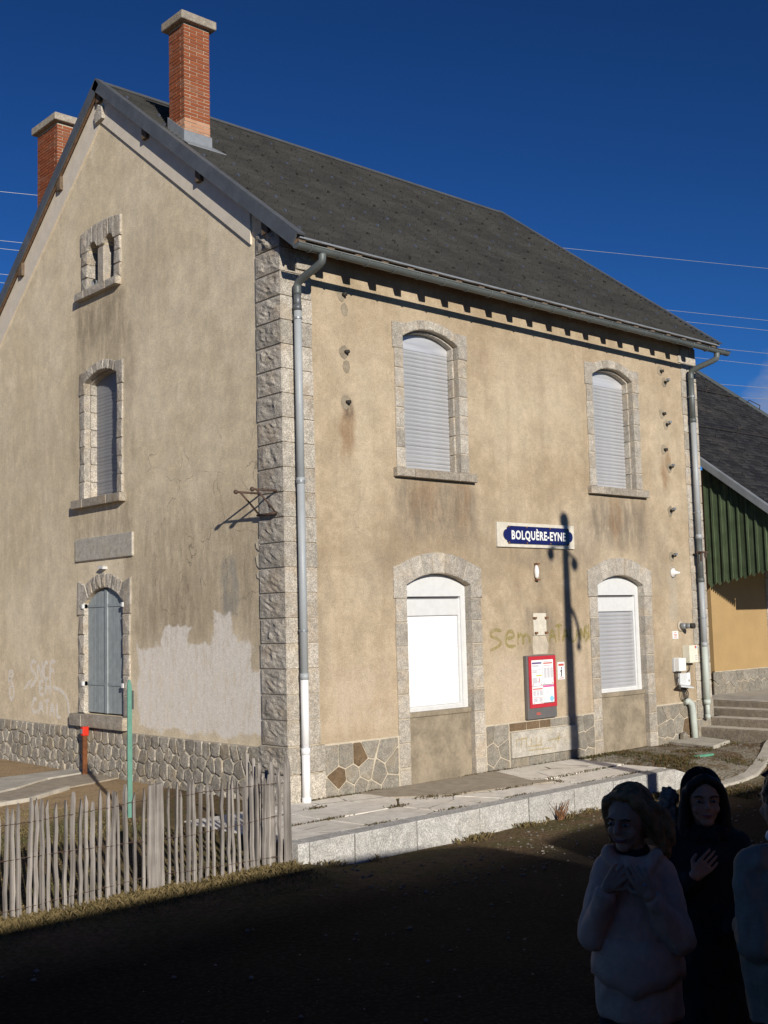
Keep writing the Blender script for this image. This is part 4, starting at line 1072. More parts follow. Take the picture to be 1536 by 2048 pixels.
# timetable case
T = thing('timetable_board', 'red framed timetable case with printed sheets beside the walking-figure notice', 'notice board', (0, .036, 0))
a, b, c, d = 4.01, 4.615, .605, 1.462
m = MB(); m.box((a, c, .045), (b, d, .10), FRONT); bevel(m.build('case', 'case_grey', T), .006)
m = MB()
for q in ((a+.035, a+.085, c+.15, d-.012), (b-.05, b-.006, c+.15, d-.012), (a+.085, b-.05, d-.062, d-.012), (a+.085, b-.05, c+.15, c+.20)): m.box((q[0], q[2], .1005), (q[1], q[3], .112), FRONT)
m.build('red_frame', 'case_red', T)
def sheet(u0, u1, v0, v1, kind, par, d0=.1005):
    m = MB(); m.box((u0, v0, d0), (u1, v1, d0+.002), FRONT); s = m.build('sheet', 'paper', par); e = d0+.0025; w = u1-u0; h = v1-v0
    def bar(mat, x0, x1, y0, y1, nm='print'):
        m = MB(); m.box((u0+w*x0, v0+h*y0, e), (u0+w*x1, v0+h*y1, e+.0008), FRONT); m.build(nm, mat, s)
    def cols(xs, y0, y1):
        m = MB()
        for x0, x1 in xs:
            y = y0
            while y < y1: m.box((u0+w*x0, v0+h*y, e), (u0+w*x1, v0+h*(y+.012), e+.0008), FRONT); y += .021
        m.build('print', 'print_grey', s)
    if kind == 0:
        bar('print_violet', .07, .93, .85, .915); cols([(.08, .7)], .74, .82); cols([(.08, .93)], .60, .64); cols([(.08, .5)], .50, .58); bar('print_olive', .42, .93, .37, .42); cols([(.08, .5)], .1, .32); bar('print_red', .66, .72, .12, .30); bar('print_grey', .54, .6, .12, .2); bar('print_red', .07, .18, .035, .07); bar('print_red', .82, .93, .035, .07)
    elif kind == 1:
        bar('print_red', .08, .9, .83, .88); bar('print_red', .08, .7, .75, .765); cols([(.12, .36), (.42, .66), (.72, .95)], .26, .68); bar('print_red', .1, .2, .04, .07); bar('print_red', .82, .92, .04, .07); cols([(.1, .9)], .91, .95)
    elif kind == 2:
        bar('print_red', .08, .95, .82, .88); bar('print_red', .08, .92, .75, .765); cols([(.1, .34), (.42, .62), (.7, .95)], .46, .72); bar('print_red', .1, .95, .355, .375); cols([(.12, .48), (.62, .92)], .1, .32); bar('print_red', .1, .22, .035, .07); bar('print_red', .8, .92, .035, .07)
    elif kind == 3:
        bar('print_pink', 0, 1, .88, .985); cols([(.1, .85)], .925, .94)
        m = MB(); n = 16; m.prism([(u0+w*(.78+(.20+random.uniform(-.04, .02))*math.cos(2*math.pi*k/n)), v0+h*(.2+.17*math.sin(2*math.pi*k/n))) for k in range(n)], e, e+.0008, FRONT); m.build('print', 'print_blue', s)
        m = MB(); pts = [(.1, .2), (.3, .45), (.45, .75), (.6, .6), (.8, .5)]
        m.ribbon([(u0+w*p, v0+h*q) for p, q in pts], .006, e+.0004, FRONT); m.ribbon([(u0+w*p, v0+h*q) for p, q in ((.2, .7), (.5, .5), (.55, .1))], .005, e+.0004, FRONT); m.build('print', 'print_grey', s)
um, vm2 = (a+.09+b-.05)/2, 1.045
sheet(a+.09, um-.003, vm2+.003, d-.065, 0, T); sheet(um+.003, b-.053, vm2+.015, d-.065, 1, T); sheet(a+.09, um-.001, c+.203, vm2-.003, 2, T); sheet(um+.004, b-.053, c+.21, vm2+.006, 3, T)
m = MB(); m.box((a+.17, c+.055, .1005), (a+.26, c+.07, .102), FRONT); m.box((a+.17, c+.075, .1005), (a+.25, c+.085, .102), FRONT); m.build('maker_mark', 'print_red', T)
# walking figure notice
Nn = thing('warning_notice', 'small white notice with a black walking figure beside the timetable case', 'notice')
m = MB(); m.box((4.735, 1.105, .0), (4.885, 1.345, .006), FRONT); m.build('sheet', 'paper', Nn)
m = MB(); m.prism([(4.815+.013*math.cos(2*math.pi*k/10), 1.262+.013*math.sin(2*math.pi*k/10)) for k in range(10)], .0062, .0075, FRONT)
m.prism([(4.80, 1.24), (4.826, 1.242), (4.822, 1.195), (4.803, 1.195)], .0062, .0075, FRONT); m.prism([(4.803, 1.197), (4.814, 1.197), (4.803, 1.150), (4.79, 1.135), (4.786, 1.14), (4.796, 1.155)], .0062, .0075, FRONT); m.prism([(4.812, 1.197), (4.823, 1.197), (4.818, 1.16), (4.828, 1.132), (4.82, 1.13), (4.808, 1.158)], .0062, .0075, FRONT)
m.prism([(4.80, 1.236), (4.804, 1.225), (4.785, 1.205), (4.781, 1.21)], .0062, .0075, FRONT); m.build('walking_figure', 'print_black', Nn)
m = MB(); m.box((4.75, 1.292, .0062), (4.868, 1.322, .0072), FRONT); m.box((4.76, 1.118, .0062), (4.86, 1.127, .0072), FRONT); m.box((4.753, 1.17, .0062), (4.768, 1.18, .0072), FRONT); m.build('print', 'print_red', Nn)
# pale backing plate above the timetable, porcelain holder, small caution plate
Bp = thing('backing_plate', 'peeling cream backing plate with four rusty lugs above the timetable case', 'plate')
m = MB(); m.box((4.245, 1.73, 0), (4.515, 2.035, .018), FRONT); bevel(m.build('plate', 'sign_surround', Bp), .006)
m = MB(); m.prism([(4.235, 1.47), (4.52, 1.47), (4.56, 1.60), (4.50, 1.725), (4.24, 1.725), (4.22, 1.6)], 0, .008, FRONT, bev=.004); m.build('mortar_smear', 'mortar', Bp)
for u, v in ((4.26, 1.97), (4.50, 1.97), (4.275, 1.765), (4.49, 1.765)):
    m = MB(); m.box((u-.022, v-.014, .018), (u+.022, v+.014, .05), FRONT); m.build('lug', 'rust', Bp)
Ph = thing('wire_holder', 'white porcelain wire holder on rusty pins below the station name sign', 'wire holder')
m = MB(); m.tube([(4.33, -.03, 2.70), (4.33, -.03, 2.66), (4.33, -.03, 2.60), (4.33, -.03, 2.54), (4.33, -.03, 2.51)], [.012, .03, .038, .03, .012], 10); m.build('porcelain_body', 'porcelain', Ph, True)
for v in (2.715, 2.495):
    m = MB(); m.box((4.315, v-.012, 0), (4.37, v+.012, .06), FRONT); m.build('pin', 'rust', Ph)
Cp = thing('caution_plate', 'tiny white plate with red print near the right drainpipe', 'plate')
m = MB(); m.box((7.565, 1.585, 0), (7.72, 1.705, .012), FRONT); m.build('plate', 'enamel_white', Cp)
m = MB()
for v, w in ((1.685, .05), (1.655, .09), (1.635, .07), (1.612, .08)): m.box((7.642-w/2, v-.006, .0122), (7.642+w/2, v+.003, .013), FRONT)
m.build('print', 'print_red', Cp)
# meter boxes
def mbox(label, u0, u1, v0, v1, dep, mat, extra=None, d0=.0):
    o = thing('meter_box', label, 'meter box', group='meter boxes on the wall')
    m = MB(); m.box((u0, v0, d0), (u1, v1, dep), FRONT); bevel(m.build('casing', mat, o), .008); return o
o = mbox('cream meter box with a red and blue mark beside the right drainpipe', 7.82, 8.05, 1.20, 1.475, .14, 'box_cream')
m = MB(); m.box((7.965, 1.425, .1402), (8.015, 1.465, .142), FRONT); m.build('red_mark', 'print_red', o)
m = MB(); m.box((8.0, 1.425, .1406), (8.03, 1.448, .1425), FRONT); m.build('blue_mark', 'print_blue', o)
m = MB()
for k in range(3): m.box((7.97, 1.30-k*.03, .1402), (8.01, 1.315-k*.03, .142), FRONT)
m.build('print', 'print_grey', o)
o = mbox('white meter box with a lid, left of the cream meter box', 7.53, 7.72, 1.085, 1.285, .13, 'box_white')
m = MB(); m.box((7.525, 1.075, .0), (7.725, 1.29, .045), FRONT); bevel(m.build('back_box', 'box_grey', o), .006)
o = mbox('open grey meter box whose flap hangs down above the conduit', 7.66, 7.93, .80, 1.045, .05, 'box_grey')
m = MB(); m.box((7.84, .86, .05), (7.925, 1.045, .058), FRONT); m.build('cover', 'box_white', o)
m = MB(); m.box((7.872, .905, .0582), (7.895, .94, .061), FRONT); m.build('hole', 'print_black', o)
m = MB(); k = len(m.v); m.v += [(7.62, -.05, .86), (7.90, -.05, .83), (7.78, -.21, .81), (7.46, -.19, .85)]; m.v += [(p[0], p[1], p[2]+.02) for p in m.v[k:]]; m.f += [(0,3,2,1),(4,5,6,7),(0,1,5,4),(1,2,6,5),(2,3,7,6),(3,0,4,7)]; m.build('flap', 'box_grey', o)
cd = thing('cable_conduit', 'pale green bent conduit with loose cables below the open meter box', 'conduit')
m = MB(); m.tube([(7.74, -.06, .60), (7.80, -.08, .61), (7.87, -.09, .56), (7.90, -.09, .46), (7.91, -.09, .3), (7.93, -.09, -.05)], .052, 12); m.build('pipe', 'pipe_pale_green', cd, True)
for k in range(4):
    m = MB(); x = 7.68+k*.035; m.tube([(x, -.05, .82), (x-.03+k*.01, -.10, .74), (x+.0, -.09, .67), (7.76+k*.012, -.07, .60)], .008, 6); m.build('cable', 'cable', cd, True)
for pts in ([(7.56, -.03, 1.07), (7.57, -.02, .98), (7.58, -.03, .86)], [(7.62, -.03, 1.07), (7.62, -.02, .95), (7.63, -.03, .86)], [(7.96, -.05, 1.19), (7.95, -.03, 1.08), (7.86, -.02, 1.03), (7.72, -.02, 1.01), (7.62, -.02, .96)]):
    m = MB(); m.tube(pts, .008, 6); m.build('cable', 'cable', cd, True)
# graffiti (thin coats of spray paint on the walls)
def strokes(name, mat, mp, paths, w, d):
    m = MB()
    for p in paths:
        q = []
        for i in range(len(p)-1):
            for t in (0, .25, .5, .75): q.append((p[i][0]+(p[i+1][0]-p[i][0])*t, p[i][1]+(p[i+1][1]-p[i][1])*t))
        q.append(p[-1])
        for _ in range(2): q = [q[0]]+[((q[i-1][0]+2*q[i][0]+q[i+1][0])/4, (q[i-1][1]+2*q[i][1]+q[i+1][1])/4) for i in range(1, len(q)-1)]+[q[-1]]
        d += .0001; m.ribbon(q, w, d, mp)
    return stuff(m.build(name, mat, H, False, False))
def gl(ch):   # letters on a unit box
    return {'S': [[(.9, .9), (.5, 1), (.1, .85), (.1, .6), (.7, .45), (.9, .2), (.6, 0), (0, -.2)]], 'e': [[(.1, .5), (.9, .6), (.8, .9), (.4, 1), (.05, .6), (.15, .1), (.6, 0), (1, .1)]],
            'm': [[(.05, .9), (0, 0)], [(0, .5), (.25, .8), (.45, .6), (.42, 0)], [(.45, .55), (.75, .8), (.95, .55), (1, .1)]], 'C': [[(.9, .9), (.5, 1), (.1, .6), (.1, .2), (.5, 0), (1, .15)]],
            'A': [[(0, 0), (.45, 1), (.95, 0)], [(.15, .4), (.8, .4)]], 'T': [[(0, .95), (1, 1)], [(.5, 1), (.5, 0)]], 'L': [[(.1, 1), (.1, 0), (.9, .05)]], 'N': [[(0, 0), (.05, 1), (.9, 0), (.95, 1)]], '!': [[(.5, 1), (.4, .35)], [(.38, .12), (.36, .0)]],
            'O': [[(.5, 1), (.1, .7), (.15, .2), (.5, 0), (.9, .3), (.85, .8), (.5, 1)]], 'R': [[(.05, 0), (.1, 1), (.8, .9), (.75, .6), (.1, .5), (.9, 0)]], 'F': [[(.1, 0), (.15, 1), (.9, 1)], [(.12, .55), (.7, .55)]], 'E': [[(.9, 1), (.1, 1), (.1, 0), (.9, 0)], [(.1, .5), (.7, .5)]], 'H': [[(0, 0), (.1, 1)], [(.9, 0), (.95, 1)], [(.05, .5), (.9, .5)]], 'I': [[(.5, 1), (.5, 0)]], 'W': [[(0, 1), (.2, 0), (.5, .7), (.75, 0), (1, 1)]]}[ch]
pp = []
for ch, u, w, v, h in (('S', 3.36, .26, 1.60, .23), ('e', 3.66, .22, 1.59, .22), ('m', 3.92, .25, 1.61, .19), ('C', 4.36, .19, 1.62, .24), ('A', 4.58, .16, 1.62, .22), ('T', 4.72, .15, 1.63, .23), ('A', 4.87, .16, 1.62, .22), ('L', 5.03, .13, 1.62, .22), ('A', 5.16, .13, 1.63, .2), ('N', 5.28, .10, 1.63, .2), ('S', 5.38, .08, 1.65, .18)):
    for p in gl(ch): pp.append([(u+w*a, v+h*b) for a, b in p])
pp.append([(5.475, 1.86), (5.472, 1.64)])
strokes('graffiti', 'spray_yellow', FRONT, pp, .046, .0012)
pp = []   # on the gable u runs right to left in the picture
for ch, u, w, v, h in (('S', 6.50, -.22, 1.17, .34), ('N', 6.25, -.17, 1.20, .31), ('C', 6.06, -.17, 1.22, .28), ('F', 5.86, -.22, 1.20, .30), ('E', 6.20, -.17, 1.0, .20), ('H', 5.98, -.17, 1.0, .22), ('C', 6.45, -.20, .72, .22), ('A', 6.22, -.19, .70, .23), ('T', 6.02, -.17, .70, .22), ('A', 5.84, -.18, .69, .22), ('L', 5.62, -.16, .68, .22),
                           ('R', 7.28, -.20, 1.12, .22), ('O', 7.26, -.20, .88, .24)):
    for p in gl(ch): pp.append([(u+w*a, v+h*b) for a, b in p])
pp += [[(5.75, 1.12), (5.45, 1.08), (5.25, .95), (5.22, .72)], [(6.45, 1.22), (6.72, 1.06)]]
strokes('graffiti', 'spray_white', GABLE, pp, .058, .0012)
pp = [[(3.76+i*.1, .24), (3.77+i*.1, .36)] for i in range(6)]+[[(3.75, .36), (4.0, .37)], [(4.0, .25), (4.3, .25)], [(4.4, .30), (4.7, .31)], [(4.62, .24), (4.66, .38)], [(4.0, .2), (4.5, .19)]]
strokes('chalk_marks', 'chalk_ochre', FRONT, pp, .022, .0515)

# ------------------------------------------------------------------ goods shed
G = thing('goods_shed', 'ochre goods shed with green plank gable and dark slate roof beyond the steps', 'shed')
SX0, SX1, SY = 10.2, 16.85, .95; SS = .766; SYR = 5.75
def sz(y): return 4.775+SS*(min(y, 2*SYR-y)-.985)
m = MB(); m.box((SX0+.05, SY, .3), (SX1-.2, SY+.3, sz(SY)-.2)); m.box((SX0+.05, SY+.3, .3), (SX0+.35, 10.4, sz(SY)-.2)); m.build('wall', 'shed_render', G)
m = MB(); m.prism([(SY+.3, sz(SY)-.2), (10.4, sz(SY)-.2), (SYR, sz(SYR)-.1)], SX0+.05, SX0+.35, lambda p: (p[2], p[0], p[1])); m.build('gable_wall', 'shed_render', G)
SF = lambda p: (p[0], SY-p[2], p[1])
m = MB(); m.box((SX0+.05, .45, -.05), (SX1-.2, .93, .012), SF); m.build('plinth_mortar', 'mortar', G)
for c in voronoi_cells(SX0-.02, 12.12, .50, .925, .235, 8): stone(c, SF, 0, .026, 'plinth_front', .006, .002, 0, 'plinth_stone', G)
for k in range(5): stone(rect(12.14, 12.50, .93+k*.42+.005, .93+(k+1)*.42-.005), SF, 0, .03, 'granite_dressed', .01, .003, 0, 'jamb_stone', G)
stone(rect(12.14, 12.6, .5, .925), SF, 0, .03, 'granite_dressed', .01, .003, 0, 'jamb_stone', G)
m = MB(); m.box((12.51, .53, -.05), (13.9, 3.0, .01), SF); m.build('door', 'shed_green', G)
# roof
YEV = -1.22
for s in (-1, 1):
    m = MB(); y0, y1 = (YEV, SYR) if s < 0 else (SYR, 2*SYR-YEV)
    m.prism([(y0, sz(y0)-.09), (y0, sz(y0)-.01), (y1, sz(y1)-.01), (y1, sz(y1)-.09)], SX0-.12, SX1, lambda p: (p[2], p[0], p[1])); m.build('roof_deck', 'timber', G)
m = MB(); rr = random.Random(4); pit = .135; sl = math.hypot(1, SS); n = int((SYR-YEV)*sl/pit)
for k in range(n):
    ya = YEV+k*pit/sl; yb = ya+(pit+.02)/sl; x = SX0-.14-rr.random()*.2
    while x < SX1:
        xn = x+rr.uniform(.16, .26); a, b = max(x+.002, SX0-.13), min(xn-.002, SX1-.02)
        if b > a+.02:
            l = rr.uniform(.004, .016); j = rr.uniform(-.01, .01); q = len(m.v)
            m.v += [(a, ya+j, sz(ya+j)+.014+l), (b, ya+j, sz(ya+j)+.014+l), (b, yb, sz(yb)+.002), (a, yb, sz(yb)+.002), (a, ya+j, sz(ya+j)-.004), (b, ya+j, sz(ya+j)-.004)]; m.f += [(q, q+1, q+2, q+3), (q+4, q+5, q+1, q)]
        x = xn
stuff(m.build('slates', 'shed_slate', G))
def strip(xa, xb, ya, yb, up, th, mat, name):
    m = MB(); m.prism([(ya, sz(ya)+up), (ya, sz(ya)+up+th), (yb, sz(yb)+up+th), (yb, sz(yb)+up)], xa, xb, lambda p: (p[2], p[0], p[1])); return m.build(name, mat, G)
strip(SX0-.155, SX0-.135, YEV-.02, SYR, -.11, .14, 'zinc', 'verge_trim'); strip(SX0-.135, SX0-.06, YEV-.02, SYR, .026, .012, 'zinc', 'verge_trim')
strip(SX1-.22, SX1-.02, YEV, SYR, .022, .02, 'zinc_green', 'verge_flashing'); strip(SX1-.03, SX1+.06, YEV, SYR, -.08, .13, 'zinc_green', 'verge_flashing')
for y in (2.1, 3.9):
    m = MB(); m.tube([(SX0, y, sz(y)+.06), (SX1-.2, y, sz(y)+.06)], .012, 6); m.build('roof_wire', 'iron_dark', G)
    for x in (11.6, 13.4, 15.2):
        m = MB(); m.tube([(x, y, sz(y)), (x, y-.05, sz(y)+.12), (x+.06, y-.1, sz(y)+.16)], .016, 6); m.build('roof_hook', 'iron_dark', G)
m = MB(); m.tube([(SX1-.12, 3.75, sz(3.75)), (SX1-.1, 3.7, sz(3.7)+.14), (SX1+.22, 3.6, sz(3.6)+.10)], .011, 6); m.tube([(SX1+.22, 3.6, sz(3.6)+.10), (SX1-.1, 3.45, sz(3.45)+.02)], .011, 6); m.build('roof_hook', 'iron_dark', G)
# green plank gable of the overhang
PW = .168; npl = 13
def plank_bot(y): return 2.45+.19*(SY-y)-.0*(SY-y)**2
SG = lambda p: (SX0-p[2], p[0], p[1])
for k in range(npl):
    b = SY-k*PW-.002; a = b-PW+.004; c = (a+b)/2; zb = plank_bot(c)
    m = MB(); m.prism([(a+.03, zb+.03), (a+.055, zb+.0), (c+.02, zb-.045), (b-.02, zb+.01), (b, zb+.03), (b, sz(b)-.115), (a, sz(a)-.115)], 0, .022, SG, bev=.003); m.build('plank', 'shed_green', G)
    m = MB(); e = a-.001; m.prism([(e-.018, plank_bot(e)+.02), (e, plank_bot(e)-.01), (e+.018, plank_bot(e)+.02), (e+.018, sz(e)-.12), (e-.018, sz(e)-.12)], .0222, .042, SG, bev=.003); m.build('batten', 'shed_green', G)
m = MB()
for k in range(16):
    x = SX0+.3+k*.42; m.prism([(YEV+.03, sz(YEV+.03)-.22), (SY, sz(SY)-.22), (SY, sz(SY)-.095), (YEV+.03, sz(YEV+.03)-.095)], x-.04, x+.04, lambda p: (p[2], p[0], p[1]))
stuff(m.build('rafters', 'timber', G))
m = MB(); m.box((SX0+.02, YEV-.01, sz(YEV)-.30), (SX1-.1, YEV+.03, sz(YEV)-.09)); m.build('eave_board', 'shed_green', G)

# ------------------------------------------------------------------ paling fence
F = thing('paling_fence', 'weathered chestnut paling fence held by twisted wire along the grass', 'fence')
fr = random.Random(21)
def picket(x, y, h, w, lean, turn=0, nm='picket', tilt=0.):
    z0 = min(ground_h(x, y), -.12)-.05; m = MB(); n = 6; t = .010+fr.random()*.008; w2 = w/2; L1 = []; R1 = []
    off = [fr.uniform(-.006, .006) for _ in range(n+1)]
    for k in range(n+1):
        v = k/n; ww = w2*(1.08-.22*v)*fr.uniform(.9, 1.1); z = z0+v*(h-.07)
        L1.append((-ww+off[k]+lean*v, z)); R1.append((ww+off[k]+lean*v, z))
    tip = (lean+fr.uniform(-.006, .006), z0+h)
    poly = L1+([tip] if nm == 'picket' else [(L1[-1][0]*.96, z0+h-.01), (R1[-1][0]*.96, z0+h)])+R1[::-1]
    k0 = len(m.v); N = len(poly); ct, sn = math.cos(turn), math.sin(turn)
    for d in (-t, t):
        for (u, z) in poly: m.v.append((x+u*ct-d*sn, y+u*sn+d*ct+tilt*(z-z0), z))
    m.f.append(tuple(range(k0, k0+N))); m.f.append(tuple(range(k0+2*N-1, k0+N-1, -1)))
    for i in range(N): j = (i+1) % N; m.f.append((k0+i, k0+j, k0+N+j, k0+N+i))
    return m.build(nm, 'picket_wood', F)
def fy(x): return -1.90+.03*math.sin(x*1.7)
x = -8.2
while x < -1.62:
    if not (-2.93 < x < -2.74): picket(x, fy(x), .90+fr.uniform(-.06, .05), .0235+fr.uniform(-.004, .006), fr.uniform(-.022, .022), fr.uniform(-.25, .25))
    x += .062+fr.uniform(-.012, .016)
for x, y in ((-2.87, -1.90), (-2.79, -1.885)): picket(x, y, .93, .078, .0, .1, 'post')
for k in range(5): picket(-1.60+.05*k*.9, -1.86+.2*k*.8, .92+fr.uniform(-.05, .06), .034, fr.uniform(-.03, .03), fr.uniform(.5, 1.4))
for x, y, h, w, tr in ((-1.49, -1.93, 1.02, .045, .2), (-1.455, -1.91, 1.0, .036, .5), (-1.53, -1.95, .97, .032, .3), (-1.575, -1.93, .93, .03, .1)): picket(x, y, h, w, fr.uniform(-.01, .01), tr)
for h in (.11, .44, .74):
    for d in (.018, -.018):
        m = MB(); pts = []
        for i in range(300):
            x = -8.2+6.75*i/299; pts.append((x, fy(x)+d*(1 if (i//2) % 2 else -1), ground_h(x, -1.9)+h+.02*math.sin(x*2.1+h*9)))
        m.tube(pts, .0022, 4); m.build('wire', 'iron', F)

# posts on the lawn
gz = ground_h(-1.52, .82)
o = thing('green_post', 'pale green flat steel post standing in the grass behind the fence', 'post')
m = MB(); m.prism([(-1.545, gz-.2), (-1.497, gz-.2), (-1.497, 1.36), (-1.512, 1.42), (-1.528, 1.42), (-1.545, 1.38)], -.83, -.815, lambda p: (p[0], -p[2]-.0, p[1])); m.build('blade', 'post_green', o)
m = MB(); m.box((-1.495, .83, gz-.2), (-1.483, .875, 1.34)); m.build('flange', 'post_green', o)
m = MB(); m.box((-1.488, .815, 1.1), (-1.470, .84, 1.3)); m.build('clip', 'zinc_green', o)
o = thing('marker_post', 'varnished wooden marker post with a red cap by the shuttered window', 'post')
m = MB(); m.box((-.18, 4.445, -.2), (-.115, 4.495, .50)); bevel(m.build('shaft', 'wood_varnish', o), .008)
m = MB(); m.box((-.195, 4.43, .49), (-.10, 4.51, .62)); bevel(m.build('cap', 'post_red', o), .015, 3)
m = MB(); m.box((-.202, 4.45, .525), (-.1955, 4.49, .59)); m.build('plate', 'zinc', o)

# ------------------------------------------------------------------ grass and small growth
def blades(name, mat, pts, hmin, hmax, wid):
    m = MB(); g = random.Random(9)
    for (x, y, z) in pts:
        a = g.random()*6.283; h = g.uniform(hmin, hmax); ln = g.uniform(.2, 1.0)*h; b = g.random()*6.283; w = wid*g.uniform(.6, 1.3)
        dx, dy = math.cos(a)*w, math.sin(a)*w; k = len(m.v)
        m.v += [(x-dx, y-dy, z-.01), (x+dx, y+dy, z-.01), (x+math.cos(b)*ln*.4+dx*.6, y+math.sin(b)*ln*.4+dy*.6, z+h*.6), (x+math.cos(b)*ln, y+math.sin(b)*ln, z+h*.85)]
        m.f += [(k, k+1, k+2), (k, k+2, k+3)]
    return tag(stuff(m.build(name, mat, None, False, False)), 'short dry grass', 'grass') if False else stuff(m.build(name, mat, None, False, False))
g = random.Random(3); pts = []
def dens(x, y): return mnoise.noise(Vector((x*.9, y*.9, 1)))+.4*mnoise.noise(Vector((x*3, y*3, 4)))
while len(pts) < 42000:                       # lawn behind and along the fence
    x, y = g.uniform(-6.5, -1.45), g.uniform(-2.6, 3.0)
    if y > 1.6+.5*math.sin(x*2)+.2 and g.random() < .9: continue
    if dens(x, y) < g.uniform(-.7, .25): continue
    pts.append((x, y, ground_h(x, y)))
gr = blades('grass', 'grass_blade', pts, .006, .026, .0028)
pts = []
while len(pts) < 15000:                       # along the fence foot, sparse tufts at the kerb foot
    if g.random() < .8: x = g.uniform(-6, -1.45); y = fy(x)+g.gauss(-.05, .14)
    else: x = g.uniform(-1.5, 5.2); y = kerb_y(x)-abs(g.gauss(0, .07))-.01
    if dens(x*1.7, y) < (g.uniform(-.8, .35) if x < -1.45 else g.uniform(.05, .6)): continue
    pts.append((x, y, ground_h(x, y)))
blades('grass', 'dry_blade', pts, .015, .075, .0016)
pts = []
while len(pts) < 9000:                       # patches on the right
    x, y = g.uniform(4.9, 8.3), g.uniform(-3.3, -.05)
    if dens(x*1.2+7, y*1.2) < g.uniform(.0, .35): continue
    pts.append((x, y, ground_h(x, y)))
blades('grass', 'moss_blade', pts, .015, .05, .006)
pts = []
def tuft(cx, cy, n, sx, sy, z=0.):
    for _ in range(n): pts.append((cx+g.gauss(0, sx), cy+g.gauss(0, sy), z-.012))
for (x, y, n, sx, sy) in ((.35, -.05, 120, .12, .02), (.75, -.06, 160, .15, .02), (1.2, -.04, 120, .10, .02), (2.9, -.06, 160, .12, .02), (3.3, -.04, 200, .12, .02), (3.6, -.05, 90, .1, .02), (4.4, -.04, 120, .25, .02), (5.3, -.05, 200, .2, .03), (.62, -1.1, 120, .10, .03), (-.35, -1.14, 160, .12, .02), (.0, -.5, 160, .06, .03), (-.7, -1.16, 80, .15, .02), (1.3, -.9, 160, .1, .05), (1.6, -1.03, 120, .15, .02), (2.4, -1.17, 150, .2, .02), (3.1, -1.2, 160, .05, .1), (3.6, -1.0, 120, .2, .02), (4.3, -.96, 140, .2, .02), (-.2, -1.72, 100, .12, .02), (.9, -1.67, 100, .15, .02), (2.0, -1.62, 120, .15, .02), (3.3, -1.58, 90, .15, .02), (4.2, -1.56, 120, .2, .02)): tuft(x, y, n, sx, sy)
blades('moss', 'moss_blade', pts, .008, .035, .007)
m = MB(); g2 = random.Random(17)
for _ in range(2600):
    if g2.random() < .45: x, y = g2.uniform(4.9, 8.2), g2.uniform(-3.2, -.1)
    elif g2.random() < .3: x, y = g2.uniform(-1.3, 4.5), g2.uniform(-3.4, -2.05)
    else:
        x, y = g2.uniform(-7, 3), g2.uniform(-8, -2.5)
        if g2.random() < .7: continue
    r = g2.choice((.006, .008, .008, .010, .013, .018)); z = ground_h(x, y); k = len(m.v); n_ = 6; a0_ = g2.random()*6.28; el_ = g2.uniform(.7, 1.4)
    for zz, f in ((-.004, 1.0), (r*.35, .95), (r*.7, .5)):
        for q in range(n_):
            t = a0_+q*6.2832/n_; rr_ = r*f*g2.uniform(.8, 1.15); m.v.append((x+rr_*el_*math.cos(t), y+rr_*math.sin(t), z+zz*g2.uniform(.85, 1.1)))
    for l_ in range(2):
        for q in range(n_): p_ = (q+1) % n_; m.f.append((k+l_*n_+q, k+l_*n_+p_, k+(l_+1)*n_+p_, k+(l_+1)*n_+q))
    m.f.append(tuple(range(k+2*n_, k+3*n_)))
stuff(m.build('gravel', 'stones_scatter'))
dp = thing('dry_plant', 'dry brown weed growing at the foot of the granite kerb', 'plant')
for k in range(26):
    a = g2.random()*6.28; l = g2.uniform(.08, .24); x, y = 2.35+g2.uniform(-.05, .05), kerb_y(2.35)-.07; z = ground_h(x, y)
    m = MB(); m.tube([(x, y, z), (x+math.cos(a)*l*.35, y+math.sin(a)*l*.3, z+l*.6), (x+math.cos(a)*l*.75, y+math.sin(a)*l*.4-.0, z+l)], [.006, .004, .002], 4); m.build('stem', 'rust', dp)
# an erratic stone by the wall
o = stone([(7.56, -.03), (7.68, -.04), (7.70, .06), (7.64, .15), (7.57, .12)], FRONT, .06, .14, 'plinth_front', .02, .01, .01, 'loose_stone'); o.parent = None
tag(o, 'single loose grey stone leaning on the plinth left of the conduit', 'stone')

# ------------------------------------------------------------------ overhead wires far behind (run on poles outside the picture)
dv = Vector((.927, -.375, 0))
for (p, q, lab) in (((14.618, 41.268, 22.945), (56.21, 24.442, 22.916), 'highest thin overhead wire crossing the blue sky behind the station'), ((14.631, 41.262, 20.524), (56.002, 24.526, 19.632), 'second highest overhead wire in the sky behind the station'),
                    ((14.633, 41.261, 20.131), (55.962, 24.543, 19.004), 'third highest overhead wire in the sky behind the station'), ((14.64, 41.259, 18.881), (55.871, 24.579, 17.566), 'overhead wire meeting the roof at its right eave corner'),
                    ((14.642, 41.258, 18.465), (55.823, 24.599, 16.818), 'overhead wire passing just below the right end of the gutter'), ((52.772, 25.833, 15.485), (55.735, 24.635, 15.421), 'overhead wire crossing the top of the small cloud'), ((53.762, 25.433, 14.742), (55.692, 24.652, 14.741), 'lowest overhead wire crossing the small cloud')):
    p, q = Vector(p), Vector(q); d = (q-p); slope = d.z/math.hypot(d.x, d.y)
    a = p-dv*((p-Vector((14.6, 41.3, 0))).dot(dv)+25); a.z = p.z-slope*((p-Vector((14.6, 41.3, 0))).dot(dv)+25)
    pts = [a+Vector((dv.x, dv.y, slope))*t for t in (0, 20, 40, 60, 80, 100)]
    m = MB(); m.tube(pts, .0105, 6); tag(m.build('overhead_wire', 'wire_metal'), lab, 'wire', 'overhead wires')
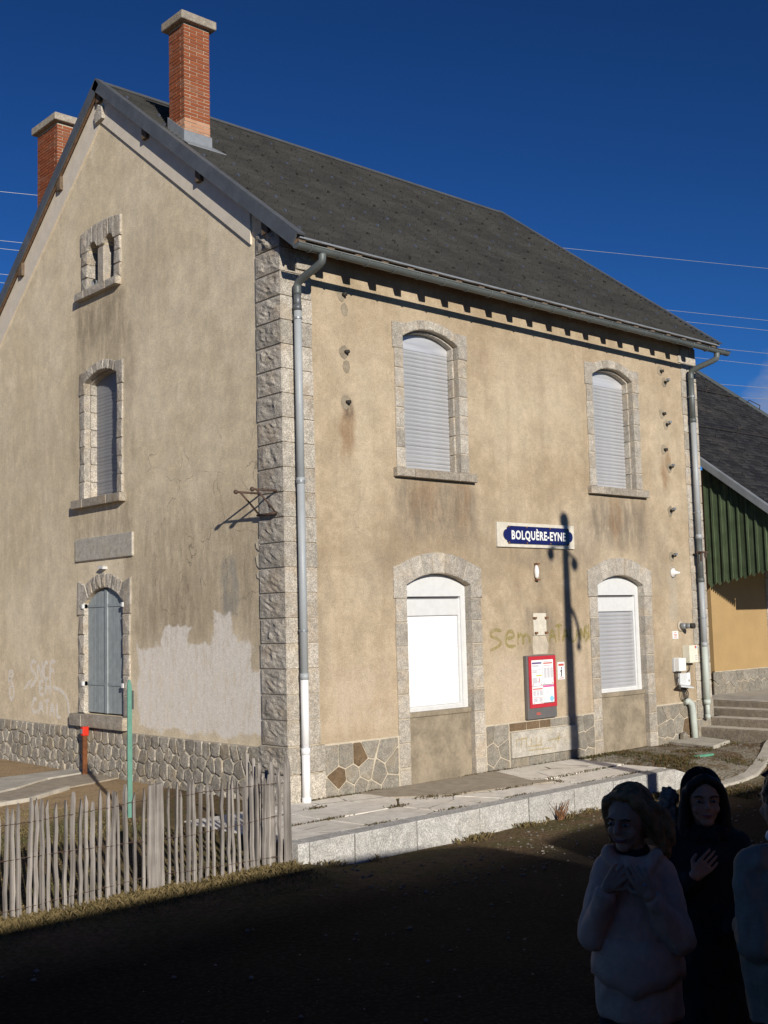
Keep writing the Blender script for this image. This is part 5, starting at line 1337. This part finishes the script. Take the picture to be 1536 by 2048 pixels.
for k, t in enumerate((-25, 75)):
    b = Vector((14.6, 41.3, -.3))+dv*t; o = thing('power_pole', ('wooden power pole beyond the left edge of the view', 'wooden power pole beyond the right edge of the view')[k], 'pole', tuple(b), 0, 'power poles')
    m = MB(); m.tube([(0, 0, 0), (0, 0, 24.2)], [.22, .12], 10); m.build('shaft', 'timber', o, True)

# ------------------------------------------------------------------ platform lamp post whose shadow falls on the front
LP = thing('lamp_post', 'slim iron lamp post with two short arms right of the view', 'lamp post', (1.86, -8.0, -.32))
m = MB(); m.tube([(0, 0, 0), (0, 0, 3.2), (0, 0, 4.6), (0, 0, 6.45)], [.108, .104, .092, .062], 12); m.build('shaft', 'lamp_iron', LP, True)
m = MB(); m.tube([(0, 0, 0), (0, 0, .5), (0, 0, .55)], [.14, .12, .08], 12); m.ball((0, 0, 6.50), .10, (1, 1, 1.3)); m.build('base', 'lamp_iron', LP, True)
px_ = Vector((.93, -.367, 0))
for s in (-1, 1):
    ht = 5.99 if s < 0 else 5.91; ln = .307 if s < 0 else .177
    m = MB(); m.tube([(0, 0, ht+.12), tuple(px_*s*ln*.5+Vector((0, 0, ht+.13))), tuple(px_*s*ln+Vector((0, 0, ht+.08)))], .024, 8); m.build('arm', 'lamp_iron', LP, True)
    m = MB(); m.ball(tuple(px_*s*ln+Vector((0, 0, ht))), .075, (1, 1, 1.3)); m.build('lamp_globe', 'lamp_iron', LP, True)
m = MB(); m.tube([tuple(px_*a+Vector((0, 0, z))) for a, z in ((.02, 5.30), (.11, 5.22), (.19, 5.05), (.22, 4.88), (.20, 4.74))], .034, 8); m.ball(tuple(px_*.20+Vector((0, 0, 4.73))), .055); m.build('bracket', 'lamp_iron', LP, True)

# ------------------------------------------------------------------ train standing behind the camera (its shadow covers the foreground)
def carriage(x0, x1, ztop, end_drop, label):
    o = thing('railway_carriage', label, 'railway carriage', group='railway carriages')
    ya, yb = -13.2, -10.75; zf = .25; zr = ztop-.42
    m = MB(); m.box((x0, ya, zf), (x1, yb, zr)); bevel(m.build('body', 'train_yellow', o), .05, 3)
    m = MB(); m.box((x0+.01, ya-.012, zf+.1), (x1-.01, yb+.012, zf+.75)); m.build('lower_panel', 'train_red', o)
    m = MB(); N = 10; secs = [(x0, 1-end_drop[0]), (x0+.5, 1-.35*end_drop[0]), (x0+1.3, 1), (x1-1.3, 1), (x1-.5, 1-.35*end_drop[1]), (x1, 1-end_drop[1])]
    for xx, f in secs:
        for i in range(N+1):
            t = math.pi*i/N; m.v.append((xx, (ya+yb)/2+(yb-ya)/2*1.02*math.cos(t), zr-.01+(ztop-zr)*f*math.sin(t)))
    for s in range(len(secs)-1):
        for i in range(N): k = s*(N+1)+i; m.f.append((k, k+1, k+N+2, k+N+1))
    for e in (0, (len(secs)-1)*(N+1)): m.f.append(tuple(range(e, e+N+1)))
    m.build('roof', 'train_roof', o)
    n = int((x1-x0)/1.3)
    for k in range(n):
        x = x0+.5+k*1.3
        if x+.9 > x1-.2: break
        m = MB(); m.box((x, yb+.002, 1.25), (x+.9, yb+.02, 2.2)); w = m.build('window', 'train_red', o)
        m = MB(); m.box((x+.06, yb+.0205, 1.31), (x+.84, yb+.026, 2.14)); m.build('pane', 'dark_void', w)
    for x in (x0+1.2, x0+2.9, x1-2.9, x1-1.2):
        for y in (ya+.55, yb-.55):
            m = MB(); m.tube([(x, y-.06, .1), (x, y+.06, .1)], .38, 20); m.build('wheel', 'rail_steel', o)
    m = MB(); m.box((x0+.3, ya+.3, -.1), (x1-.3, yb-.3, .26)); m.box((x0+.7, ya+.05, -.25), (x1-.7, yb-.05, .2)); m.build('underframe', 'iron_dark', o)
carriage(-19.5, -2.85, 3.16, (.1, .5), 'yellow and red railway carriage standing on the track behind the viewer')
carriage(-1.96, 15, 2.95, (.25, .1), 'lower yellow and red railway carriage coupled to the carriage behind the viewer')
trk = bpy.data.objects.new('railway_track', None); COL.objects.link(trk); struct(trk)
for y in (-12.47, -11.47):
    m = MB(); m.box((-40, y-.03, -.30), (40, y+.03, -.27)); m.build('rail', 'rail_steel', trk)

# ------------------------------------------------------------------ people
def remesh(mb, name, mat, parent, voxel=.010, it=4, disp=None):
    me = mb.mesh('tmp'); o = bpy.data.objects.new('tmp', me); COL.objects.link(o)
    r = o.modifiers.new('r', 'REMESH'); r.mode = 'VOXEL'; r.voxel_size = voxel
    s = o.modifiers.new('s', 'SMOOTH'); s.iterations = it; s.factor = .5
    dg = bpy.context.evaluated_depsgraph_get(); out = bpy.data.meshes.new_from_object(o.evaluated_get(dg))
    bpy.data.objects.remove(o); bpy.data.meshes.remove(me)
    if disp:
        amp, sc = disp; n = len(out.vertices); no = np.zeros(n*3, np.float32); out.vertices.foreach_get('normal', no)
        for i, v in enumerate(out.vertices):
            p = v.co; q = mnoise.noise(Vector((p.x*sc[0], p.y*sc[1], p.z*sc[2]+5)))+.5*mnoise.noise(Vector((p.x*sc[0]*2.3, p.y*sc[1]*2.3, p.z*sc[2]*2.3)))
            v.co = p+Vector(no[3*i:3*i+3])*amp*q
    out.polygons.foreach_set('use_smooth', [True]*len(out.polygons)); out.materials.clear(); out.materials.append(MAT[mat]); out.update()
    return link(name, out, parent)

def head(mb, c, yaw, tilt=0.):
    """head ~0.225 high centred at c, looking along -y turned by yaw"""
    c = Vector(c); Rm = Matrix.Rotation(yaw, 3, 'Z') @ Matrix.Rotation(tilt, 3, 'X')
    P = lambda x, y, z: c+Rm @ Vector((x, y, z))
    mb.ball(P(0, .012, .025), .092, (.86, 1.06, 1.0), 18, 12, Rm); mb.ball(P(0, -.022, -.035), .068, (.86, .92, 1.05), 16, 10, Rm)
    mb.ball(P(0, -.062, -.088), .026, (1.1, .8, .75), 12, 8, Rm); mb.ball(P(0, -.078, .028), .03, (1.7, .45, .5), 12, 8, Rm)
    for s in (-1, 1):
        mb.ball(P(s*.038, -.062, -.030), .026, (.9, .6, .9), 10, 8, Rm); mb.ball(P(s*.080, .012, -.012), .022, (.35, .8, 1.3), 10, 8, Rm)
    mb.limb(P(0, -.086, .018), P(0, -.106, -.020), .008, .0125, 10); mb.ball(P(0, -.102, -.024), .014, (1.2, .8, .7), 10, 8, Rm)
    mb.ball(P(0, -.085, -.058), .020, (1.1, .5, .35), 10, 8, Rm)
    return P, Rm
def face_bits(P, Rm, parent, smile=False):
    for s in (-1, 1):
        m = MB(); m.ball(P(s*.032, -.081, .004), .0125, (1.15, .6, .6), 10, 8, Rm); m.build('eye', 'eye_white', parent, True)
        m = MB(); m.ball(P(s*.032, -.087, .004), .006, (1, .6, 1), 8, 6, Rm); m.build('iris', 'eye_dark', parent, True)
        m = MB(); m.tube([P(s*.015, -.088, .022), P(s*.034, -.089, .028), P(s*.052, -.080, .022)], .0035, 6); m.build('eyebrow', 'hair_dark', parent, True)
    m = MB(); w = .030 if smile else .022
    m.tube([P(-w, -.083, -.050 if smile else -.056), P(-w*.5, -.092, -.058), P(0, -.095, -.060), P(w*.5, -.092, -.058), P(w, -.083, -.050 if smile else -.056)], [.003, .0058, .0065, .0058, .003], 8); m.build('lips', 'lip', parent, True)
def hand(mb, wrist, d, palm_n, thumb_dir, curl, size=1.0):
    """d: direction of the fingers, palm_n: palm normal, five separate bent fingers"""
    d = Vector(d).normalized(); n = Vector(palm_n).normalized(); n = (n-d*n.dot(d)).normalized(); s = Vector(thumb_dir); s = (s-d*s.dot(d)-n*s.dot(n)).normalized(); w = Vector(wrist)
    for k in range(4):
        o = s*(.030-.020*k)*size; mb.limb(w+o*.6+d*.015, w+o+d*.075*size, .016*size, .0125*size, 10)
    for k, l in enumerate((.072, .080, .075, .060)):
        base = w+s*(.034-.0228*k)*size+d*(.080-.004*abs(k-1))*size; l *= size; cu_ = curl*(1+.16*(k-1)); a1, a2, a3 = cu_*.55, cu_*1.35, cu_*1.95
        p1 = base+(d*math.cos(a1)+n*math.sin(a1))*l*.45; p2 = p1+(d*math.cos(a2)+n*math.sin(a2))*l*.32; p3 = p2+(d*math.cos(a3)+n*math.sin(a3))*l*.26
        mb.limb(base, p1, .0084*size, .0078*size, 9); mb.limb(p1, p2, .0078*size, .0072*size, 9); mb.limb(p2, p3, .0072*size, .0062*size, 9)
    b = w+s*.026*size+d*.022*size; t1 = b+(s*.75+d*.6+n*.35).normalized()*.042*size; t2 = t1+(s*.15+d*.85+n*.5).normalized()*.034*size
    mb.limb(b, t1, .013*size, .0105*size, 9); mb.limb(t1, t2, .0105*size, .0085*size, 9)

def lower_body(mb, hip=.86, sp=.10):
    for s in (-1, 1):
        mb.limb((s*.075, .0, hip), (s*sp*.9, -.01, .47), .078, .058); mb.limb((s*sp*.9, -.01, .47), (s*(sp+.005), .02, .09), .060, .042); mb.limb((s*(sp+.005), .03, .045), (s*(sp+.02), -.12, .035), .045, .036)
    mb.ball((0, .0, hip+.02), .128, (1.12, .85, .85))

def torso(j, prof, fx, fy_):
    k = len(j.v); j.tube([(0, 0, z) for z, r in prof], [r for z, r in prof], 28)
    for i in range(k, len(j.v)): x, y, z = j.v[i]; j.v[i] = (x*fx, y*fy_, z)
def hair_strands(P, o, mat, n, hang, wave, seed, wisp=0.):
    g = random.Random(seed); m = MB()
    for _ in range(n):
        ph = g.uniform(0, 2*math.pi); th = g.uniform(.05, .8); dth = g.uniform(.14, .2); off = g.uniform(-.002, .005); pts = []; w0 = g.random()*6.28
        x = y = z = 0
        for k in range(14):
            if th < 1.5:
                x = (.088+off)*math.sin(th)*math.cos(ph); y = .036+(.095+off)*math.sin(th)*math.sin(ph); z = .044+(.097+off)*math.cos(th); th += dth
            else:
                z -= hang/7; x += wave*math.sin(k*1.3+w0)*.004+(wisp if math.cos(ph) > .2 else 0)*g.uniform(.2, 1.); y += wave*math.cos(k*1.1+w0)*.003+.001
            if y < -.045 and z < .085: break
            if abs(x) < .07 and y < -.02 and z < .03: break
            if z < .05-hang: break
            pts.append(P(x, y, z))
        if len(pts) > 3: m.tube(pts, [.0016]*(len(pts)-1)+[.0005], 3, False)
    return stuff(m.build('hair_strands', mat, o, True, False))
def trousers(o):
    t = MB(); lower_body(t)
    for v in range(len(t.v)): t.v[v] = (t.v[v][0]*1.06, t.v[v][1]*1.1, t.v[v][2]+.012)
    return remesh(t, 'trousers', 'trousers_dark', o, .012, 4, (.006, (8, 8, 6)))
def strands(h, P, pts, r0, r1):
    q = [P(*p) for p in pts]; n = len(q)
    for a in range(n-1): h.limb(q[a], q[a+1], r0+(r1-r0)*a/(n-1), r0+(r1-r0)*(a+1)/(n-1), 10)

# person in the pale lilac jacket, both hands at the collar
def person_lilac():
    o = thing('person', 'smiling person with wavy light hair in a pale lilac jacket holding the collar', 'person', (-4.03, -7.545, -.305), R(-60))
    b = MB(); lower_body(b)
    b.ball((0, 0, 1.0), .125, (1.15, .78, 1.2)); b.limb((0, .0, 1.05), (0, .01, 1.22), .105, .085); b.limb((-.08, .01, 1.265), (.08, .01, 1.265), .055, .055)
    b.limb((0, .02, 1.28), (0, .0, 1.42), .052, .047)
    P, Rm = head(b, (-.01, -.022, 1.487), R(-22), R(5))
    sh = .115
    el = {-1: (-.165, -.06, 1.045), 1: (.172, -.07, 1.05)}; wr = {-1: (-.085, -.175, 1.255), 1: (.075, -.185, 1.235)}
    for s in (-1, 1): b.limb((s*sh, .01, 1.29), el[s], .045, .038); b.limb(el[s], wr[s], .036, .026)
    hand(b, wr[-1], (.62, -.02, .75), (.25, .95, .1), (.5, -.2, -.5), .8, .88)
    hand(b, wr[1], (-.45, -.02, .88), (-.2, .95, .1), (-.6, -.3, -.2), .7, .92)
    remesh(b, 'body', 'skin', o, .0038, 1)
    trousers(o)
    j = MB()
    torso(j, [(.735, .150), (.75, .158), (.86, .158), (1.0, .148), (1.12, .142), (1.22, .135), (1.31, .092), (1.355, .066)], 1.06, .86)
    j.limb((-.10, .012, 1.285), (.10, .012, 1.285), .066, .066)
    for s in (-1, 1):
        j.limb((s*sh, .01, 1.275), el[s], .056, .060); e2 = Vector(el[s]); w2 = Vector(wr[s]); j.limb(e2, e2.lerp(w2, .72), .060, .044); j.limb(e2.lerp(w2, .70), e2.lerp(w2, .86), .044, .042)
        j.limb((s*.035, -.085, 1.285), (s*.095, -.02, 1.36), .022, .026); j.limb((s*.095, .02, 1.35), (s*.03, .095, 1.335), .034, .040); j.limb((s*.05, -.07, 1.30), (s*.075, -.155, 1.22), .018, .016)
    remesh(j, 'jacket', 'jacket_lilac', o, .0085, 1, (.009, (14, 14, 9)))
    m = MB(); N = 56
    def ring(z, f, dz): return [((.166*1.06*f)*math.cos(t), .166*.87*f*math.sin(t), z+dz*abs(math.cos(t))+.006*math.sin(9*t)) for t in [2*math.pi*k/N for k in range(N)]]
    rs = [ring(.84, 1.05, .06), ring(.90, 1.045, .04), ring(.98, .99, .015), ring(1.05, .93, 0)]
    for r_ in rs: m.v += r_
    for r_ in range(3):
        for i in range(N): q = (i+1) % N; m.f.append((r_*N+i, r_*N+q, (r_+1)*N+q, (r_+1)*N+i))
    sh_ = m.build('jacket_cape', 'jacket_lilac', o, True); sm = sh_.modifiers.new('solid', 'SOLIDIFY'); sm.thickness = .007
    m = MB(); m.tube([(.048*math.cos(t), .005+.045*math.sin(t), 1.372+.010*math.sin(t)) for t in [2*math.pi*k/18 for k in range(19)]], .017, 8); m.build('jumper_neck', 'scarf_dark', o, True)
    h = MB()
    h.ball(P(0, .034, .048), .099, (.92, 1.0, 1.0), 18, 12, Rm); h.ball(P(.012, .072, .0), .082, (1.0, .85, 1.05)); h.ball(P(.015, -.035, .108), .040, (1.7, .9, .55), 14, 8, Rm)
    strands(h, P, [(-.060, -.040, .085), (-.084, -.018, .045), (-.092, .012, -.02), (-.088, .03, -.085)], .024, .022)
    strands(h, P, [(.062, -.040, .085), (.088, -.012, .045), (.102, .018, -.02), (.112, .04, -.07), (.118, .06, -.12)], .027, .022)
    strands(h, P, [(.09, .04, .03), (.125, .06, -.01), (.15, .07, -.05), (.145, .08, -.095)], .030, .012); strands(h, P, [(.10, .03, .06), (.135, .055, .03), (.16, .07, -.015)], .022, .008); strands(h, P, [(.08, .06, -.05), (.105, .09, -.11), (.10, .1, -.15)], .034, .02); strands(h, P, [(-.07, .05, -.04), (-.085, .07, -.10)], .034, .024)
    remesh(h, 'hair', 'hair_blond', o, .0065, 1, (.006, (60, 60, 16)))
    hair_strands(P, o, 'hair_blond', 420, .13, 2.2, 5, .006)
    face_bits(P, Rm, o, True)
    m = MB(); m.ball((.062, -.222, 1.285), .006); m.build('ring', 'zinc', o, True)
person_lilac()

def person_black():
    o = thing('person', 'person with long dark hair in a black coat with fur collar, hand on chest', 'person', (-3.31, -7.415, -.31), R(-56))
    b = MB(); lower_body(b); b.limb((0, .0, 1.0), (0, .01, 1.22), .105, .085); b.limb((-.08, .01, 1.255), (.08, .01, 1.255), .055, .055); b.limb((0, .015, 1.28), (0, -.0, 1.40), .048, .045)
    P, Rm = head(b, (0, -.01, 1.47), R(8), R(-2))
    el = {-1: (-.185, -.02, 1.02), 1: (.19, -.04, 1.03)}; wr = {-1: (-.055, -.165, 1.17), 1: (.10, -.16, .96)}
    for s in (-1, 1): b.limb((s*.12, .01, 1.255), el[s], .042, .038); b.limb(el[s], wr[s], .036, .026)
    hand(b, wr[-1], (.60, -.05, .62), (.2, .95, .1), (-.3, .0, .8), .40, .88)
    remesh(b, 'body', 'skin', o, .0038, 1)
    j = MB(); torso(j, [(.50, .17), (.75, .175), (.95, .165), (1.12, .155), (1.22, .15), (1.30, .098), (1.37, .068)], 1.06, .84)
    j.limb((-.10, .015, 1.28), (.10, .015, 1.28), .068, .068)
    for s in (-1, 1):
        j.limb((s*.13, .01, 1.27), el[s], .068, .066); e2 = Vector(el[s]); w2 = Vector(wr[s]); j.limb(e2, e2.lerp(w2, .86 if s < 0 else 1.1), .064, .044)
    remesh(j, 'coat', 'coat_black', o, .010, 1, (.014, (13, 13, 8)))
    f = MB()
    for k in range(10): t = math.pi*2*k/10; f.ball((.088*math.cos(t), .015+.082*math.sin(t), 1.335+.02*math.sin(t)), .036)
    remesh(f, 'fur_collar', 'scarf_dark', o, .008, 1, (.016, (55, 55, 55)))
    f = MB(); f.ball((-.150, .05, 1.475), .042); f.ball((-.158, .05, 1.435), .040); f.ball((-.150, .055, 1.395), .038); f.limb((-.13, .06, 1.37), (-.07, .08, 1.35), .036, .036)
    remesh(f, 'fur_hood_edge', 'fur_grey', o, .008, 1, (.018, (60, 60, 60)))
    trousers(o)
    h = MB(); h.ball(P(0, .032, .038), .098, (.92, 1.0, 1.0), 18, 12, Rm); h.ball(P(0, .065, -.03), .088, (1.0, .8, 1.25), 14, 10, Rm)
    for s in (-1, 1):
        strands(h, P, [(s*.012, -.062, .100), (s*.050, -.058, .078), (s*.078, -.030, .035), (s*.088, -.012, -.03), (s*.090, -.005, -.10), (s*.085, -.0, -.17)], .022, .028)
    remesh(h, 'hair', 'hair_dark', o, .0065, 1, (.005, (44, 44, 10)))
    hair_strands(P, o, 'hair_dark', 380, .22, .9, 8)
    face_bits(P, Rm, o)
person_black()

def person_simple(loc, rz, label, jacket, hair, h_scale=1.0, turn=0., collar=True):
    o = thing('person', label, 'person', loc, rz); o.scale = (h_scale,)*3
    b = MB(); lower_body(b); b.limb((0, 0, 1.0), (0, .01, 1.24), .115, .09); b.limb((-.11, .01, 1.31), (.11, .01, 1.31), .068, .068); b.limb((0, .015, 1.31), (0, -.0, 1.44), .052, .05)
    P, Rm = head(b, (0, -.01, 1.51), turn)
    el = {-1: (-.165, .05, 1.05), 1: (.165, .05, 1.05)}; wr = {-1: (-.09, -.19, 1.06), 1: (.09, -.19, 1.06)}
    for s in (-1, 1):
        b.limb((s*.15, .01, 1.29), el[s], .045, .040); b.limb(el[s], wr[s], .038, .028); hand(b, wr[s], (-s*.65, -.55, .15), (0, .2, -1), (-s*.4, 0, .6), .7)
    remesh(b, 'body', 'skin', o, .0075, 3)
    j = MB(); torso(j, [(.78, .16), (.9, .172), (1.05, .175), (1.18, .175), (1.28, .165), (1.345, .095)], 1.08, .82)
    j.limb((-.125, .012, 1.31), (.125, .012, 1.31), .07, .07)
    for s in (-1, 1):
        j.limb((s*.15, .01, 1.29), el[s], .066, .064); e2 = Vector(el[s]); w2 = Vector(wr[s]); j.limb(e2, e2.lerp(w2, .85), .066, .046)
    remesh(j, 'jacket', jacket, o, .010, 1, (.015, (13, 13, 9)))
    if collar:
        m = MB(); m.tube([(.066*math.cos(t), .012+.066*math.sin(t), 1.395-.012*math.sin(t)) for t in [2*math.pi*k/16 for k in range(17)]], .016, 8); m.build('collar', 'box_white', o, True)
    trousers(o)
    hh = MB(); hh.ball(P(0, .034, .045), .098, (.92, 1.0, .98), 18, 12); hh.ball(P(0, .065, -.02), .076, (1.05, .75, 1.05)); hh.ball(P(0, -.04, .10), .035, (1.7, .9, .55))
    remesh(hh, 'hair', hair, o, .0075, 1, (.010, (45, 45, 32)))
    face_bits(P, Rm, o)
person_simple((-3.845, -8.113, -.31), R(146), 'person in a blue-grey jacket with dark hair cut off by the right edge', 'jacket_bluegrey', 'hair_dark', 1.05, R(10))
person_simple((-7.07, -8.42, -.31), R(150), 'dark-haired head of a person at the bottom left corner', 'coat_black', 'hair_dark', .985, 0, False)
